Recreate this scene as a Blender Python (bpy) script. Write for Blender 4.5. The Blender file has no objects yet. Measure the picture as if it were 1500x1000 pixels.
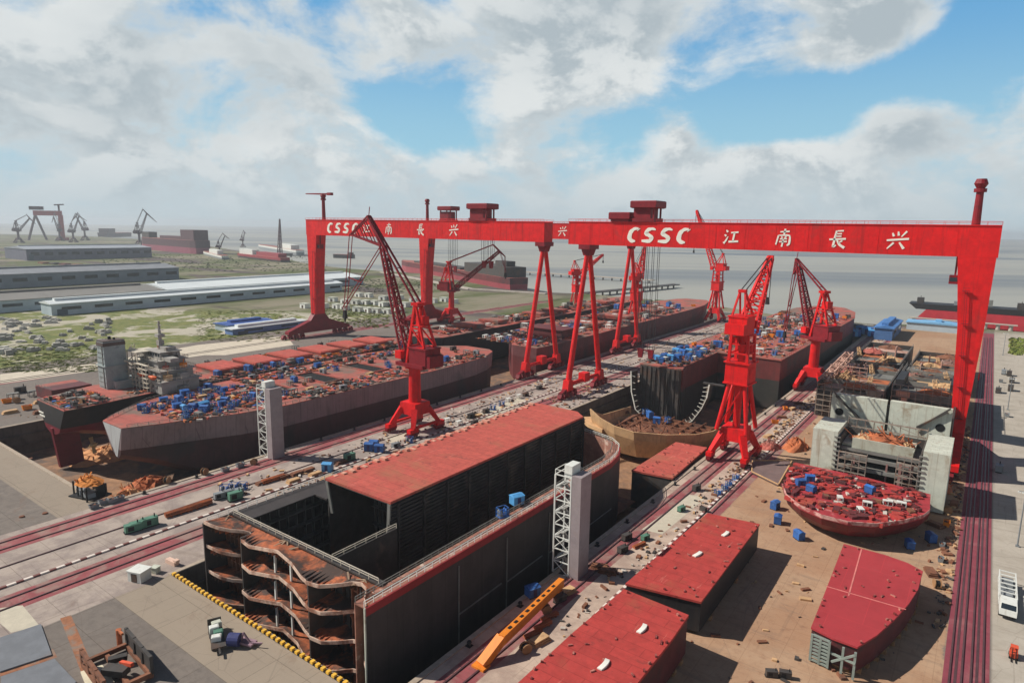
import bpy, math, random
from math import sin, cos, pi, radians, sqrt, atan2, hypot
from mathutils import Vector, Matrix
from mathutils.geometry import tessellate_polygon
random.seed(7)
SC = bpy.context.scene
COL = SC.collection
# ------------------------------------------------------------------ camera
CAM_H = 80.0
FPX = 954.0
RX = ((0.8066111, -0.11428278, -0.57992929), (0.59087959, 0.13019381, 0.79618521), (0.01548706, 0.9848802, -0.17254313))
# the rows are the world axes; columns: camera right, camera up, view direction
right = Vector([r[0] for r in RX]); up = Vector([r[1] for r in RX]); fwd = -Vector([r[2] for r in RX])
VIEW = Vector((-0.57992929, 0.79618521, -0.17254313))
def ray(u, v):
    return right * (u - 750) + up * (500 - v) + VIEW * FPX
def G(u, v, z=0.0):
    """Ground survey: where a sight line from the survey point meets the level z."""
    d = ray(u, v); t = (z - CAM_H) / d.z
    return Vector((d.x * t, d.y * t, z))
cd = bpy.data.cameras.new('camera'); cam = bpy.data.objects.new('camera', cd); COL.objects.link(cam)
cd.sensor_width = 36; cd.lens = 36 * FPX / 1500; cd.clip_start = 0.5; cd.clip_end = 60000
m = Matrix((right, up, -VIEW)).transposed().to_4x4(); m.translation = (0, 0, CAM_H)
cam.matrix_world = m
SC.camera = cam
# ------------------------------------------------------------------ materials
def lin(c):
    f = lambda v: (v / 255 / 12.92) if v / 255 <= .04045 else ((v / 255 + .055) / 1.055) ** 2.4
    return (f(c[0]), f(c[1]), f(c[2]), 1)
class NT:
    def __init__(s, nt): s.nt = nt
    def n(s, t, **k):
        o = s.nt.nodes.new(t)
        for a, b in k.items(): setattr(o, a, b)
        return o
    def l(s, a, b): s.nt.links.new(a, b)
    def set(s, sock, v):
        if hasattr(v, 'is_output') or isinstance(v, bpy.types.NodeSocket): s.l(v, sock)
        else: sock.default_value = v
    def math(s, op, a, b=0.0, c=None, clamp=False):
        o = s.n('ShaderNodeMath', operation=op, use_clamp=clamp); s.set(o.inputs[0], a); s.set(o.inputs[1], b)
        if c is not None: s.set(o.inputs[2], c)
        return o.outputs[0]
    def mix(s, f, a, b, blend='MIX'):
        o = s.n('ShaderNodeMix', data_type='RGBA', blend_type=blend); s.set(o.inputs[0], f); s.set(o.inputs[6], a); s.set(o.inputs[7], b)
        return o.outputs[2]
    def noise(s, vec, scale, detail=4, rough=.6, dist=0.0):
        o = s.n('ShaderNodeTexNoise'); s.l(vec, o.inputs['Vector']); o.inputs['Scale'].default_value = scale
        o.inputs['Detail'].default_value = detail; o.inputs['Roughness'].default_value = rough; o.inputs['Distortion'].default_value = dist
        return o.outputs[0]
    def ramp(s, f, lo, hi):
        o = s.n('ShaderNodeMapRange', clamp=True, interpolation_type='SMOOTHSTEP'); s.set(o.inputs[0], f); s.set(o.inputs[1], lo); s.set(o.inputs[2], hi)
        return o.outputs[0]
    def scl(s, vec, v):
        o = s.n('ShaderNodeVectorMath', operation='MULTIPLY'); s.l(vec, o.inputs[0]); o.inputs[1].default_value = v
        return o.outputs[0]
MATS = {}
def mat(name, c, rough=.65, var=.2, scale=.3, c2=None, amt=.5, scale2=.08, seam=None, streak=None, metal=0.0, bump=0.0, spec=.3, tint=0.0, stain=None):
    """a weathered surface: fine noise, blotches of c2, plate seams, vertical run-off streaks"""
    if name in MATS: return MATS[name]
    M = bpy.data.materials.new(name); M.use_nodes = True; N = NT(M.node_tree)
    b = M.node_tree.nodes['Principled BSDF']; pos = N.n('ShaderNodeNewGeometry').outputs['Position']
    base = lin(c)
    d = tuple(x * (1 - var) for x in base[:3]) + (1,); h = tuple(min(.95, x * (1 + var)) for x in base[:3]) + (1,)
    n1 = N.noise(pos, scale, 6, .7)
    col = N.mix(N.ramp(n1, .3, .7), d, h)
    if tint:
        oi = N.n('ShaderNodeObjectInfo').outputs['Random']
        col = N.mix(N.math('MULTIPLY', oi, tint), col, lin((40, 36, 34)))
    if c2:
        n2 = N.noise(pos, scale2, 7, .65, .4)
        col = N.mix(N.ramp(n2, 1 - amt - .06, 1 - amt + .12), col, lin(c2))
    if streak:
        n3 = N.noise(N.scl(pos, (1, 1, .06)), .9, 4, .6)
        col = N.mix(N.math('MULTIPLY', N.ramp(n3, .52, .72), .55), col, lin(streak))
    if stain:
        n4 = N.noise(pos, .22, 9, .8, 1.2); col = N.mix(N.math('MULTIPLY', N.ramp(n4, .56, .66), .6), col, lin(stain))
        n5 = N.noise(N.scl(pos, (1, .12, 1)), .8, 5, .7); col = N.mix(N.math('MULTIPLY', N.ramp(n5, .62, .7), .4), col, lin((214, 140, 122)))
    if seam:
        br = N.n('ShaderNodeTexBrick'); N.l(pos, br.inputs['Vector'])
        br.inputs['Color1'].default_value = (1, 1, 1, 1); br.inputs['Color2'].default_value = (.86, .86, .86, 1); br.inputs['Mortar'].default_value = seam[2] if len(seam) > 2 else (.55, .5, .5, 1)
        br.inputs['Scale'].default_value = 1; br.inputs['Brick Width'].default_value = seam[0]; br.inputs['Row Height'].default_value = seam[1]
        br.inputs['Mortar Size'].default_value = .09; br.inputs['Mortar Smooth'].default_value = .6
        col = N.mix(.8, col, br.outputs[0], 'MULTIPLY')
    N.l(col, b.inputs['Base Color'])
    b.inputs['Roughness'].default_value = rough; b.inputs['Metallic'].default_value = metal
    b.inputs['Specular IOR Level'].default_value = spec
    if bump:
        bp = N.n('ShaderNodeBump'); bp.inputs['Strength'].default_value = bump; bp.inputs['Distance'].default_value = .3
        N.l(N.noise(pos, scale * 3, 5, .7), bp.inputs['Height']); N.l(bp.outputs[0], b.inputs['Normal'])
    MATS[name] = M
    return M
CRANE = mat('crane_red', (216, 22, 24), .55, .14, .35, (186, 44, 40), .38, .12, streak=(150, 34, 32), spec=.25, seam=(6, 3.4, (.78, .74, .74, 1)))
CRANE_D = mat('crane_dark_red', (126, 22, 32), .55, .2, .2, (80, 20, 26), .4, .2)
DECK = mat('deck_red', (184, 86, 74), .8, .16, .5, (170, 98, 76), .45, .07, seam=(12, 3, (.5, .46, .46, 1)), stain=(120, 70, 60))
DECK2 = mat('deck_crimson', (174, 62, 56), .8, .14, .5, (164, 82, 62), .42, .08, seam=(9, 2.6, (.55, .5, .5, 1)), stain=(116, 52, 46))
DECK3 = mat('deck_dusty', (172, 92, 80), .8, .18, .2, (128, 104, 92), .5, .08, seam=(10, 4, (.6, .55, .55, 1)))
HULLRED = mat('hull_dark_red', (104, 48, 48), .6, .2, .12, (70, 48, 48), .45, .06, streak=(60, 44, 44))
HULLGREY = mat('hull_grey', (136, 130, 128), .6, .12, .15, (120, 110, 108), .4, .06, seam=(12, 3), streak=(104, 92, 90))
HULLSUNLIT = mat('hull_sunlit_grey', (178, 178, 176), .6, .08, .2, streak=(150, 140, 138))
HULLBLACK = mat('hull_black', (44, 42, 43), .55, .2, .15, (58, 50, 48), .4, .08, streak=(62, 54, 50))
STEEL = mat('bare_steel_dark', (70, 66, 63), .6, .25, .3, (92, 68, 54), .42, .12, streak=(86, 66, 54))
STEELMID = mat('primed_steel_grey', (120, 118, 112), .65, .2, .3, (120, 92, 74), .36, .15)
RUST = mat('orange_rust', (176, 100, 62), .85, .25, .4, (140, 84, 60), .45, .15)
RUSTD = mat('brown_rust', (128, 84, 62), .85, .3, .4, (96, 70, 58), .45, .2)
TANSTEEL = mat('tan_primer', (196, 158, 116), .8, .15, .3, (160, 124, 96), .4, .12, streak=(150, 116, 88))
WHITEP = mat('white_paint', (214, 214, 206), .6, .06, .3, (190, 186, 174), .3, .2, streak=(176, 168, 154))
CREAM = mat('cream_primer', (196, 198, 182), .7, .1, .4, (164, 150, 128), .42, .2, streak=(150, 128, 104), seam=(4, 2.4, (.7, .68, .64, 1)))
BLUE = mat('blue_paint', (54, 104, 174), .55, .2, .8, (84, 124, 176), .42, .5, tint=.4)
SKYBLUE = mat('light_blue_paint', (84, 150, 200), .5, .15, .5)
NAVY = mat('navy_tarpaulin', (56, 60, 104), .7, .2, .8)
ORANGE = mat('orange_paint', (222, 128, 40), .55, .12, .5, (190, 104, 40), .35, .4)
YELLOW = mat('yellow_paint', (226, 176, 66), .6, .12, .6, (170, 130, 70), .3, .5)
BLACKP = mat('black_paint', (34, 33, 34), .6, .2, .5)
GREENP = mat('green_paint', (84, 124, 104), .6, .2, .5)
GREYP = mat('grey_paint', (138, 142, 144), .6, .12, .4, tint=.3)
RUBBER_SHADE = mat('rubber_and_shade_black', (26, 26, 26), .85, .2, 1)  # tyre rubber, also the painted dark of holds and round holes
GLASS = mat('dark_glass', (38, 46, 52), .12, .1, 1, spec=.5)
PALEROOF = mat('pale_roof_sheet', (214, 218, 216), .5, .05, .05, (196, 200, 200), .4, .02)
BROWNROOF = mat('weathered_roof_sheet', (126, 122, 116), .7, .1, .05, (150, 142, 132), .4, .03)
WALLGREY = mat('shed_wall_sheet', (170, 182, 188), .6, .08, .08)
DARKROOF = mat('dark_shed_roof', (128, 130, 134), .7, .15, .06)
FARGREY = mat('far_crane_grey', (88, 62, 66), .7, .15, .2)
CONC = mat('concrete', (176, 166, 154), .9, .12, .25, (158, 146, 134), .45, .05)
WOOD = mat('weathered_timber', (150, 112, 78), .9, .25, .6)
CABLE = mat('steel_cable', (60, 56, 58), .6, .1, 1)
# ------------------------------------------------------------------ mesh builder
class MB:
    def __init__(s): s.v = []; s.f = []
    def add(s, vs, fs):
        k = len(s.v); s.v += [tuple(x) for x in vs]; s.f += [tuple(i + k for i in f) for f in fs]; return s
    def bx(s, x0, y0, z0, x1, y1, z1):
        return s.add([(x0, y0, z0), (x1, y0, z0), (x1, y1, z0), (x0, y1, z0), (x0, y0, z1), (x1, y0, z1), (x1, y1, z1), (x0, y1, z1)],
                     [(3, 2, 1, 0), (4, 5, 6, 7), (0, 1, 5, 4), (1, 2, 6, 5), (2, 3, 7, 6), (3, 0, 4, 7)])
    def box(s, c, d, rz=0.0, taper=1.0):
        x, y, z = d[0] / 2, d[1] / 2, d[2] / 2; ca, sa = cos(rz), sin(rz); vs = []
        for k in (-1, 1):
            t = 1 if k < 0 else taper
            for a, b in ((-1, -1), (1, -1), (1, 1), (-1, 1)):
                px, py = a * x * t, b * y * t
                vs.append((c[0] + px * ca - py * sa, c[1] + px * sa + py * ca, c[2] + k * z))
        return s.add(vs, [(3, 2, 1, 0), (4, 5, 6, 7), (0, 1, 5, 4), (1, 2, 6, 5), (2, 3, 7, 6), (3, 0, 4, 7)])
    def bar(s, p, q, w, h=None, w2=None, h2=None, upv=None):
        p = Vector(p); q = Vector(q); h = h or w; w2 = w2 or w; h2 = h2 or (h if w2 == w else h * w2 / w)
        d = (q - p).normalized(); u = Vector(upv) if upv else (Vector((0, 0, 1)) if abs(d.z) < .95 else Vector((0, 1, 0)))
        a = d.cross(u).normalized(); b = a.cross(d).normalized(); vs = []
        for o, ww, hh in ((p, w, h), (q, w2, h2)):
            for i, j in ((-1, -1), (1, -1), (1, 1), (-1, 1)): vs.append(o + a * (i * ww / 2) + b * (j * hh / 2))
        return s.add(vs, [(3, 2, 1, 0), (4, 5, 6, 7), (0, 1, 5, 4), (1, 2, 6, 5), (2, 3, 7, 6), (3, 0, 4, 7)])
    def tube(s, p, q, r, r2=None, n=10):
        p = Vector(p); q = Vector(q); r2 = r if r2 is None else r2; d = (q - p).normalized()
        u = Vector((0, 0, 1)) if abs(d.z) < .95 else Vector((1, 0, 0)); a = d.cross(u).normalized(); b = a.cross(d); vs = []
        for o, rr in ((p, r), (q, r2)):
            for i in range(n):
                t = 2 * pi * i / n; vs.append(o + a * (rr * cos(t)) + b * (rr * sin(t)))
        fs = [tuple(reversed(range(n))), tuple(range(n, 2 * n))]
        fs += [(i, (i + 1) % n, n + (i + 1) % n, n + i) for i in range(n)]
        return s.add(vs, fs)
    def prism(s, pts, z0, z1):
        n = len(pts); vs = [(x, y, z0) for x, y in pts] + [(x, y, z1) for x, y in pts]
        tri = tessellate_polygon([[Vector((x, y, 0)) for x, y in pts]])
        fs = []
        for t in tri: fs += [tuple(i + n for i in t), tuple(reversed(t))]
        fs += [(i, (i + 1) % n, n + (i + 1) % n, n + i) for i in range(n)]
        return s.add(vs, fs)
    def flat(s, pts, ax, t0, t1):
        """outline in a vertical plane, thickened: ax 'y' -> pts are (x, z), ax 'x' -> pts are (y, z)"""
        n = len(pts); f = (lambda p, t: (p[0], t, p[1])) if ax == 'y' else (lambda p, t: (t, p[0], p[1]))
        vs = [f(p, t0) for p in pts] + [f(p, t1) for p in pts]
        tri = tessellate_polygon([[Vector((x, y, 0)) for x, y in pts]]); fs = []
        for t in tri: fs += [tuple(i + n for i in t), tuple(reversed(t))]
        fs += [(i, (i + 1) % n, n + (i + 1) % n, n + i) for i in range(n)]
        return s.add(vs, fs)
    def loft(s, rings, cap=True, closed=True):
        n = len(rings[0]); k = len(s.v); vs = [p for r in rings for p in r]; fs = []
        m_ = n if closed else n - 1
        for j in range(len(rings) - 1):
            for i in range(m_): fs.append((j * n + i, j * n + (i + 1) % n, (j + 1) * n + (i + 1) % n, (j + 1) * n + i))
        if cap: fs += [tuple(reversed(range(n))), tuple(range((len(rings) - 1) * n, len(rings) * n))]
        return s.add(vs, fs)
    def lattice(s, p, q, w0, w1, n, c=.3, dch=.16, side=(0, 1, 0), h0=None, h1=None):
        """four-chord truss boom from p to q"""
        p = Vector(p); q = Vector(q); d = (q - p).normalized(); a = Vector(side); a = (a - d * a.dot(d)).normalized(); b = a.cross(d).normalized()
        h0 = h0 or w0; h1 = h1 or w1
        def pt(t, i, j): return p.lerp(q, t) + a * (i * (w0 + (w1 - w0) * t) / 2) + b * (j * (h0 + (h1 - h0) * t) / 2)
        cs = [(-1, -1), (1, -1), (1, 1), (-1, 1)]
        for i, j in cs: s.bar(pt(0, i, j), pt(1, i, j), c)
        for k in range(n):
            t0, t1 = k / n, (k + 1) / n
            for e in range(4):
                A, B = cs[e], cs[(e + 1) % 4]
                if k % 2: A, B = B, A
                s.bar(pt(t0, *A), pt(t1, *B), dch); s.bar(pt(t1, *A), pt(t1, *B), dch)
        return s
    def build(s, name, m, parent=None, loc=None, smooth=False):
        """parent None: the mesh becomes a thing of its own with its origin at loc (or the base centre)"""
        me = bpy.data.meshes.new(name)
        o = bpy.data.objects.new(name, me)
        if parent is not None:
            org = Vector((0, 0, 0)); x = parent
            while x is not None: org += x.location; x = x.parent
            o.parent = parent
        else:
            if loc is None:
                xs = [v[0] for v in s.v]; ys = [v[1] for v in s.v]; zs = [v[2] for v in s.v]
                loc = ((min(xs) + max(xs)) / 2, (min(ys) + max(ys)) / 2, min(zs))
            org = Vector(loc); o.location = org
        me.from_pydata([(v[0] - org.x, v[1] - org.y, v[2] - org.z) for v in s.v], [], s.f)
        me.materials.append(m)
        import bmesh
        bm = bmesh.new(); bm.from_mesh(me); bmesh.ops.recalc_face_normals(bm, faces=bm.faces[:]); bm.to_mesh(me); bm.free()
        if smooth:
            for p in me.polygons: p.use_smooth = True
        me.update(); COL.objects.link(o)
        return o
def tag(o, label=None, cat=None, group=None, kind=None):
    if label: o['label'] = label
    if cat: o['category'] = cat
    if group: o['group'] = group
    if kind: o['kind'] = kind
    return o
def thing(name, label, cat, loc=(0, 0, 0), group=None, rz=0.0):
    o = bpy.data.objects.new(name, None); COL.objects.link(o); o.location = loc; o.rotation_euler = (0, 0, rz); o.empty_display_size = .1
    return tag(o, label, cat, group)
def kids(o): return [c for c in bpy.data.objects if c.parent == o]
KID = {}
def copy_tree(o, parent=None):
    c = o.copy(); COL.objects.link(c)
    if parent is not None: c.parent = parent
    if o.name not in KID: KID[o.name] = kids(o)
    for ch in KID[o.name]: copy_tree(ch, c)
    return c
def struct(name, mb, m, **k):
    o = mb.build(name, m, loc=(0, 0, 0), **k); o['kind'] = 'structure'; return o
ORD = 'first second third fourth fifth sixth seventh eighth ninth tenth eleventh twelfth thirteenth fourteenth fifteenth sixteenth seventeenth eighteenth nineteenth twentieth'.split()
def nth(i):
    if i < 20: return ORD[i]
    t = {2: 'twenty', 3: 'thirty', 4: 'forty', 5: 'fifty', 6: 'sixty'}; n = i + 1
    if n % 10 == 0: return {20: 'twentieth', 30: 'thirtieth', 40: 'fortieth', 50: 'fiftieth', 60: 'sixtieth'}[n]
    return t[n // 10] + '-' + ORD[n % 10 - 1]
# ------------------------------------------------------------------ ground, docks, tracks, water
D1 = (-303, -198, 74, 640)      # west dock: x0, x1, y0, y1
D2 = (-144, -75, 67, 640)       # middle dock
FLOOR = -12.0
gm = bpy.data.materials.new('yard_ground'); gm.use_nodes = True
N = NT(gm.node_tree); b = gm.node_tree.nodes['Principled BSDF']; b.inputs['Roughness'].default_value = .92; b.inputs['Specular IOR Level'].default_value = .15
pos = N.n('ShaderNodeNewGeometry').outputs['Position']; sx = N.n('ShaderNodeSeparateXYZ'); N.l(pos, sx.inputs[0])
X, Yc = sx.outputs[0], sx.outputs[1]
nb = N.noise(pos, .03, 8, .65, .3); nf = N.noise(pos, .5, 7, .75); nm = N.noise(pos, .12, 6, .7)
wob = N.math('MULTIPLY_ADD', nm, 6.0, -3.0)
Xw = N.math('ADD', X, wob); Yw = N.math('ADD', Yc, wob)
def band(v, lo, hi, s=.6): return N.math('MULTIPLY', N.ramp(v, lo - s, lo + s), N.math('SUBTRACT', 1.0, N.ramp(v, hi - s, hi + s)))
conc = N.mix(N.ramp(nb, .35, .65), lin((120, 111, 103)), lin((131, 121, 112)))
conc = N.mix(N.ramp(nf, .35, .75), conc, lin((108, 100, 94)))
edge1 = band(X, -144.5, -60, .2); strip = N.math('MULTIPLY', edge1, band(Yc, 54, 68, .2))
conc = N.mix(N.math('MULTIPLY', strip, .8), conc, lin((160, 145, 127)))
strip2 = N.math('MULTIPLY', band(X, -320, -197, .3), band(Yc, 62, 75, .3))
conc = N.mix(N.math('MULTIPLY', strip2, .7), conc, lin((160, 145, 127)))
midc = N.mix(N.ramp(nm, .4, .62), lin((172, 157, 145)), lin((148, 134, 126)))
col = N.mix(band(X, -197.5, -144.5, .3), conc, midc)
sand = N.mix(N.ramp(nb, .4, .6), lin((178, 146, 118)), lin((168, 132, 104)))
sand = N.mix(N.ramp(nf, .45, .8), sand, lin((148, 112, 88)))
spots = N.ramp(N.noise(pos, .25, 8, .8), .6, .7)
sand = N.mix(N.math('MULTIPLY', spots, .7), sand, lin((118, 92, 78)))
br = N.n('ShaderNodeTexBrick'); N.l(pos, br.inputs['Vector']); br.inputs['Scale'].default_value = 1; br.inputs['Brick Width'].default_value = 6; br.inputs['Row Height'].default_value = 6
br.offset = 0; br.inputs['Color1'].default_value = (1, 1, 1, 1); br.inputs['Color2'].default_value = (.93, .93, .93, 1); br.inputs['Mortar'].default_value = (.68, .64, .62, 1); br.inputs['Mortar Size'].default_value = .1; br.inputs['Mortar Smooth'].default_value = 1
col = N.mix(band(Xw, -54.5, 1.5, .5), col, N.mix(.7, sand, br.outputs[0], 'MULTIPLY'))
road = N.mix(N.ramp(nm, .35, .65), lin((178, 168, 154)), lin((164, 154, 140)))
col = N.mix(N.ramp(X, 8.4, 9.0), col, road)
c2s = N.mix(N.ramp(nm, .4, .62), lin((190, 168, 150)), lin((164, 142, 128)))
col = N.mix(band(X, -75, -54.5, .3), col, c2s)
# fields, gravel and waste ground west of the docks
field = N.mix(N.ramp(nm, .38, .6), lin((92, 104, 52)), lin((124, 124, 72)))
field = N.mix(N.ramp(N.noise(pos, .018, 6, .7, 1.0), .5, .56), field, lin((178, 170, 152)))
field = N.mix(N.ramp(nf, .5, .8), field, lin((150, 146, 120)))
col = N.mix(N.math('SUBTRACT', 1.0, N.ramp(Xw, -432, -426)), col, field)
far = N.mix(N.ramp(N.noise(N.scl(pos, (1, .25, 1)), .012, 6, .7), .42, .6), lin((84, 92, 52)), lin((134, 126, 106)))
far = N.mix(N.ramp(N.noise(N.scl(pos, (.5, 2, 1)), .006, 5, .7), .52, .58), far, lin((90, 80, 76)))
col = N.mix(N.ramp(N.math('MULTIPLY_ADD', X, -.6, Yc), 640, 700), col, far)
seamg = N.n('ShaderNodeTexBrick'); N.l(pos, seamg.inputs['Vector']); seamg.inputs['Scale'].default_value = 1; seamg.inputs['Brick Width'].default_value = 9; seamg.inputs['Row Height'].default_value = 9; seamg.offset = 0
seamg.inputs['Color1'].default_value = (1, 1, 1, 1); seamg.inputs['Color2'].default_value = (.94, .94, .94, 1); seamg.inputs['Mortar'].default_value = (.5, .48, .47, 1); seamg.inputs['Mortar Size'].default_value = .06
apron = N.math('MULTIPLY', N.math('SUBTRACT', 1.0, N.ramp(Yc, 66, 67)), N.math('SUBTRACT', 1.0, N.ramp(X, -60, -59)))
col = N.mix(N.math('MULTIPLY', apron, .8), col, seamg.outputs[0], 'MULTIPLY')
stain = N.ramp(N.noise(N.scl(pos, (.35, 1.6, 1)), .11, 7, .75, .6), .54, .7)
col = N.mix(N.math('MULTIPLY', stain, .42), col, lin((112, 98, 88)))
tyre = N.noise(N.scl(pos, (1.1, .05, 1)), .9, 5, .6, .8); tyre2 = N.noise(N.scl(pos, (.05, 1.1, 1)), .8, 5, .6, 1.5)
col = N.mix(N.math('MULTIPLY', N.ramp(tyre, .58, .72), .3), col, lin((96, 84, 76))); col = N.mix(N.math('MULTIPLY', N.ramp(tyre2, .6, .72), .22), col, lin((100, 88, 80)))
vor = N.n('ShaderNodeTexVoronoi', feature='DISTANCE_TO_EDGE'); N.l(pos, vor.inputs['Vector']); vor.inputs['Scale'].default_value = .09
col = N.mix(N.math('MULTIPLY', N.math('SUBTRACT', 1.0, N.ramp(vor.outputs['Distance'], .0, .01)), .2), col, lin((92, 80, 72)))
stain2 = N.ramp(N.noise(pos, .05, 8, .7, 1.5), .6, .66)
col = N.mix(N.math('MULTIPLY', stain2, .3), col, lin((124, 100, 84)))
N.l(col, b.inputs['Base Color'])
bp = N.n('ShaderNodeBump'); bp.inputs['Strength'].default_value = .25; bp.inputs['Distance'].default_value = .2; N.l(nf, bp.inputs['Height']); N.l(bp.outputs[0], b.inputs['Normal'])

coast = [G(1000, 441), G(930, 437), G(870, 431), G(800, 428), G(735, 421), G(655, 403), G(560, 397), G(505, 393), G(470, 389), G(440, 384), G(400, 375), G(340, 366), G(290, 358), G(230, 352), G(150, 347), G(60, 344), G(0, 343)]
coast = [(p.x, p.y) for p in coast]
outer = [(-9000, -200), (600, -200), (600, 690), (-30, 690), (-62, 668), (-62, 655), (-150, 655)] + coast + [(-9000, coast[-1][1])]
def rect(d): return [(d[0], d[2]), (d[1], d[2]), (d[1], d[3]), (d[0], d[3])]
loops = [outer, rect(D1), rect(D2)]
vs = [(x, y, 0.0) for lp in loops for x, y in lp]
tri = tessellate_polygon([[Vector((x, y, 0)) for x, y in lp] for lp in loops])
g = MB(); g.add(vs, [tuple(t) for t in tri]); go = struct('ground', g, gm)
# quay walls that face the water
qw = MB(); n = len(outer)
for i in range(n - 1):
    if outer[i][1] < 0 or outer[i + 1][1] < 0: continue
    (ax, ay), (bx_, by) = outer[i], outer[i + 1]
    qw.add([(ax, ay, -9), (bx_, by, -9), (bx_, by, -.01), (ax, ay, -.01)], [(0, 1, 2, 3)])
struct('quay_wall', qw, CONC)
floor_m = mat('dock_floor', (150, 114, 86), .95, .25, .3, (104, 88, 78), .5, .06, bump=.3)
wall_m = mat('dock_wall', (92, 84, 78), .9, .2, .2, (66, 62, 62), .45, .08, streak=(58, 54, 52))
for d in (D1, D2):
    f = MB(); f.add([(d[0], d[2], FLOOR), (d[1], d[2], FLOOR), (d[1], d[3], FLOOR), (d[0], d[3], FLOOR)], [(0, 1, 2, 3)])
    struct('dock_floor', f, floor_m)
    w = MB()
    P4 = rect(d)
    for i in range(4):
        (ax, ay), (bx_, by) = P4[i], P4[(i + 1) % 4]
        w.add([(ax, ay, FLOOR), (bx_, by, FLOOR), (bx_, by, -.004), (ax, ay, -.004)], [(0, 1, 2, 3)])
    for z in (-4, -8):       # service ledges along the long sides
        for xa, sgn in ((d[0], 1), (d[1], -1)):
            w.bx(min(xa, xa + sgn * .8), d[2] + .01, z - .5, max(xa, xa + sgn * .8), d[3] - .01, z)
    struct('dock_wall', w, wall_m)
    cp = MB()                # pale coping stones round the edge
    cp.bx(d[0] - 1.2, d[2] - 1.2, .004, d[1] + 1.2, d[2], .22); cp.bx(d[0] - 1.2, d[2], .004, d[0], d[3], .22); cp.bx(d[1], d[2], .004, d[1] + 1.2, d[3], .22)
    struct('dock_coping', cp, mat('coping', (168, 152, 134), .9, .15, .6, (150, 132, 116), .4, .2))
# painted crane tracks and their rails
TRK = mat('track_red', (146, 78, 80), .9, .16, .35, (150, 120, 110), .5, .12, seam=(12, 40, (.7, .7, .7, 1)))
TRK2 = mat('track_red_far', (134, 64, 74), .88, .12, .25, (148, 92, 94), .42, .1)
RAILM = mat('rail_steel', (84, 58, 60), .5, .2, .4)
def strip_(name, x0, x1, y0, y1, m, z=.008):
    t = MB(); t.add([(x0, y0, z), (x1, y0, z), (x1, y1, z), (x0, y1, z)], [(0, 1, 2, 3)]); return struct(name, t, m)
strip_('track_marking', -194.5, -186.2, -60, 630, TRK); strip_('track_marking', -163.5, -155.6, -60, 630, TRK)
strip_('track_marking', -71.5, -65.6, 70, 630, TRK); strip_('track_marking', -57.6, -54.2, 95, 630, TRK)
strip_('track_marking', 1.4, 8.4, -60, 660, TRK2); strip_('track_marking', -398, -386, -60, 600, TRK)
for x in (-192.5, -188.2, -178, -161.6, -157.6, -70, -67.2, -56.6, 2.4, 4.2, 5.6, 7.4, -394, -390, 3.3, 6.5):
    r = MB(); r.bx(x - .16, -60 if x < -80 or x > 0 else 70, .012, x + .16, 630, .22)
    if x in (3.3, 6.5): r = MB(); r.bx(x - .22, -60, .012, x + .22, 640, .05)
    struct('crane_rail', r, RAILM)
# striped kerbs
km = bpy.data.materials.new('striped_kerb'); km.use_nodes = True; N = NT(km.node_tree); b = km.node_tree.nodes['Principled BSDF']; b.inputs['Roughness'].default_value = .9
pos = N.n('ShaderNodeNewGeometry').outputs['Position']; sp = N.n('ShaderNodeSeparateXYZ'); N.l(pos, sp.inputs[0])
ph = N.math('FRACT', N.math('MULTIPLY', sp.outputs[1], 1 / 3.2))
N.l(N.mix(N.math('LESS_THAN', ph, .55), lin((120, 76, 70)), lin((222, 208, 196))), b.inputs['Base Color'])
for x, y0 in ((-167.6, -60), (-58.6, 95)):
    k = MB(); k.bx(x - .35, y0, .004, x + .35, 600, .35); struct('kerb', k, km)
# pale concrete pads
padm = mat('pale_pad', (190, 180, 160), .9, .08, .5, (170, 158, 140), .35, .2)
def pad(pts, m=padm, z=.012):
    t = MB(); t.add([(p.x, p.y, z) for p in pts], [tuple(range(len(pts)))]); return struct('concrete_pad', t, m)
pad([G(0, 890), G(33, 886), G(58, 916), G(16, 926), G(0, 912)])
pad([G(700, 606), G(760, 582), G(772, 588), G(716, 612)]); pad([G(940, 775), G(1010, 724), G(1035, 728), G(970, 782)], z=.016)
pad([G(560, 642), G(600, 630), G(612, 634), G(575, 650)])
pad([G(430, 505), G(330, 520), G(300, 520), G(0, 562), G(0, 548), G(140, 532), G(290, 505), G(420, 492)], mat('service_road', (196, 184, 164), .9, .1, .3), .014)
# the river
wm = bpy.data.materials.new('river_water'); wm.use_nodes = True; N = NT(wm.node_tree); b = wm.node_tree.nodes['Principled BSDF']
pos = N.n('ShaderNodeNewGeometry').outputs['Position']
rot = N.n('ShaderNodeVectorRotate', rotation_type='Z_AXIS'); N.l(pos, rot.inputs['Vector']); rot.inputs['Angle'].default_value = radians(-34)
shade_bands = N.noise(N.scl(rot.outputs[0], (.2, 1, 1)), .0017, 4, .5, 1.6)
c = N.mix(N.ramp(shade_bands, .42, .68), lin((158, 157, 148)), lin((108, 115, 121)))  # dark bands paint wind and cloud shadow into the water colour
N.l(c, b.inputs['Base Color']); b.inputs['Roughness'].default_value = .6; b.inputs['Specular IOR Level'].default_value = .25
bp = N.n('ShaderNodeBump'); bp.inputs['Strength'].default_value = .6; bp.inputs['Distance'].default_value = .4
N.l(N.noise(N.scl(rot.outputs[0], (.7, 1, 1)), .22, 5, .7), bp.inputs['Height']); N.l(bp.outputs[0], b.inputs['Normal'])
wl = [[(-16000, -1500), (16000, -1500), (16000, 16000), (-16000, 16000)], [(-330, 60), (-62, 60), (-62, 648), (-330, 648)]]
w = MB(); w.add([(x, y, -4.5) for lp in wl for x, y in lp], [tuple(t) for t in tessellate_polygon([[Vector((x, y, 0)) for x, y in lp] for lp in wl])]); WATER = struct('river', w, wm)
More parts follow.
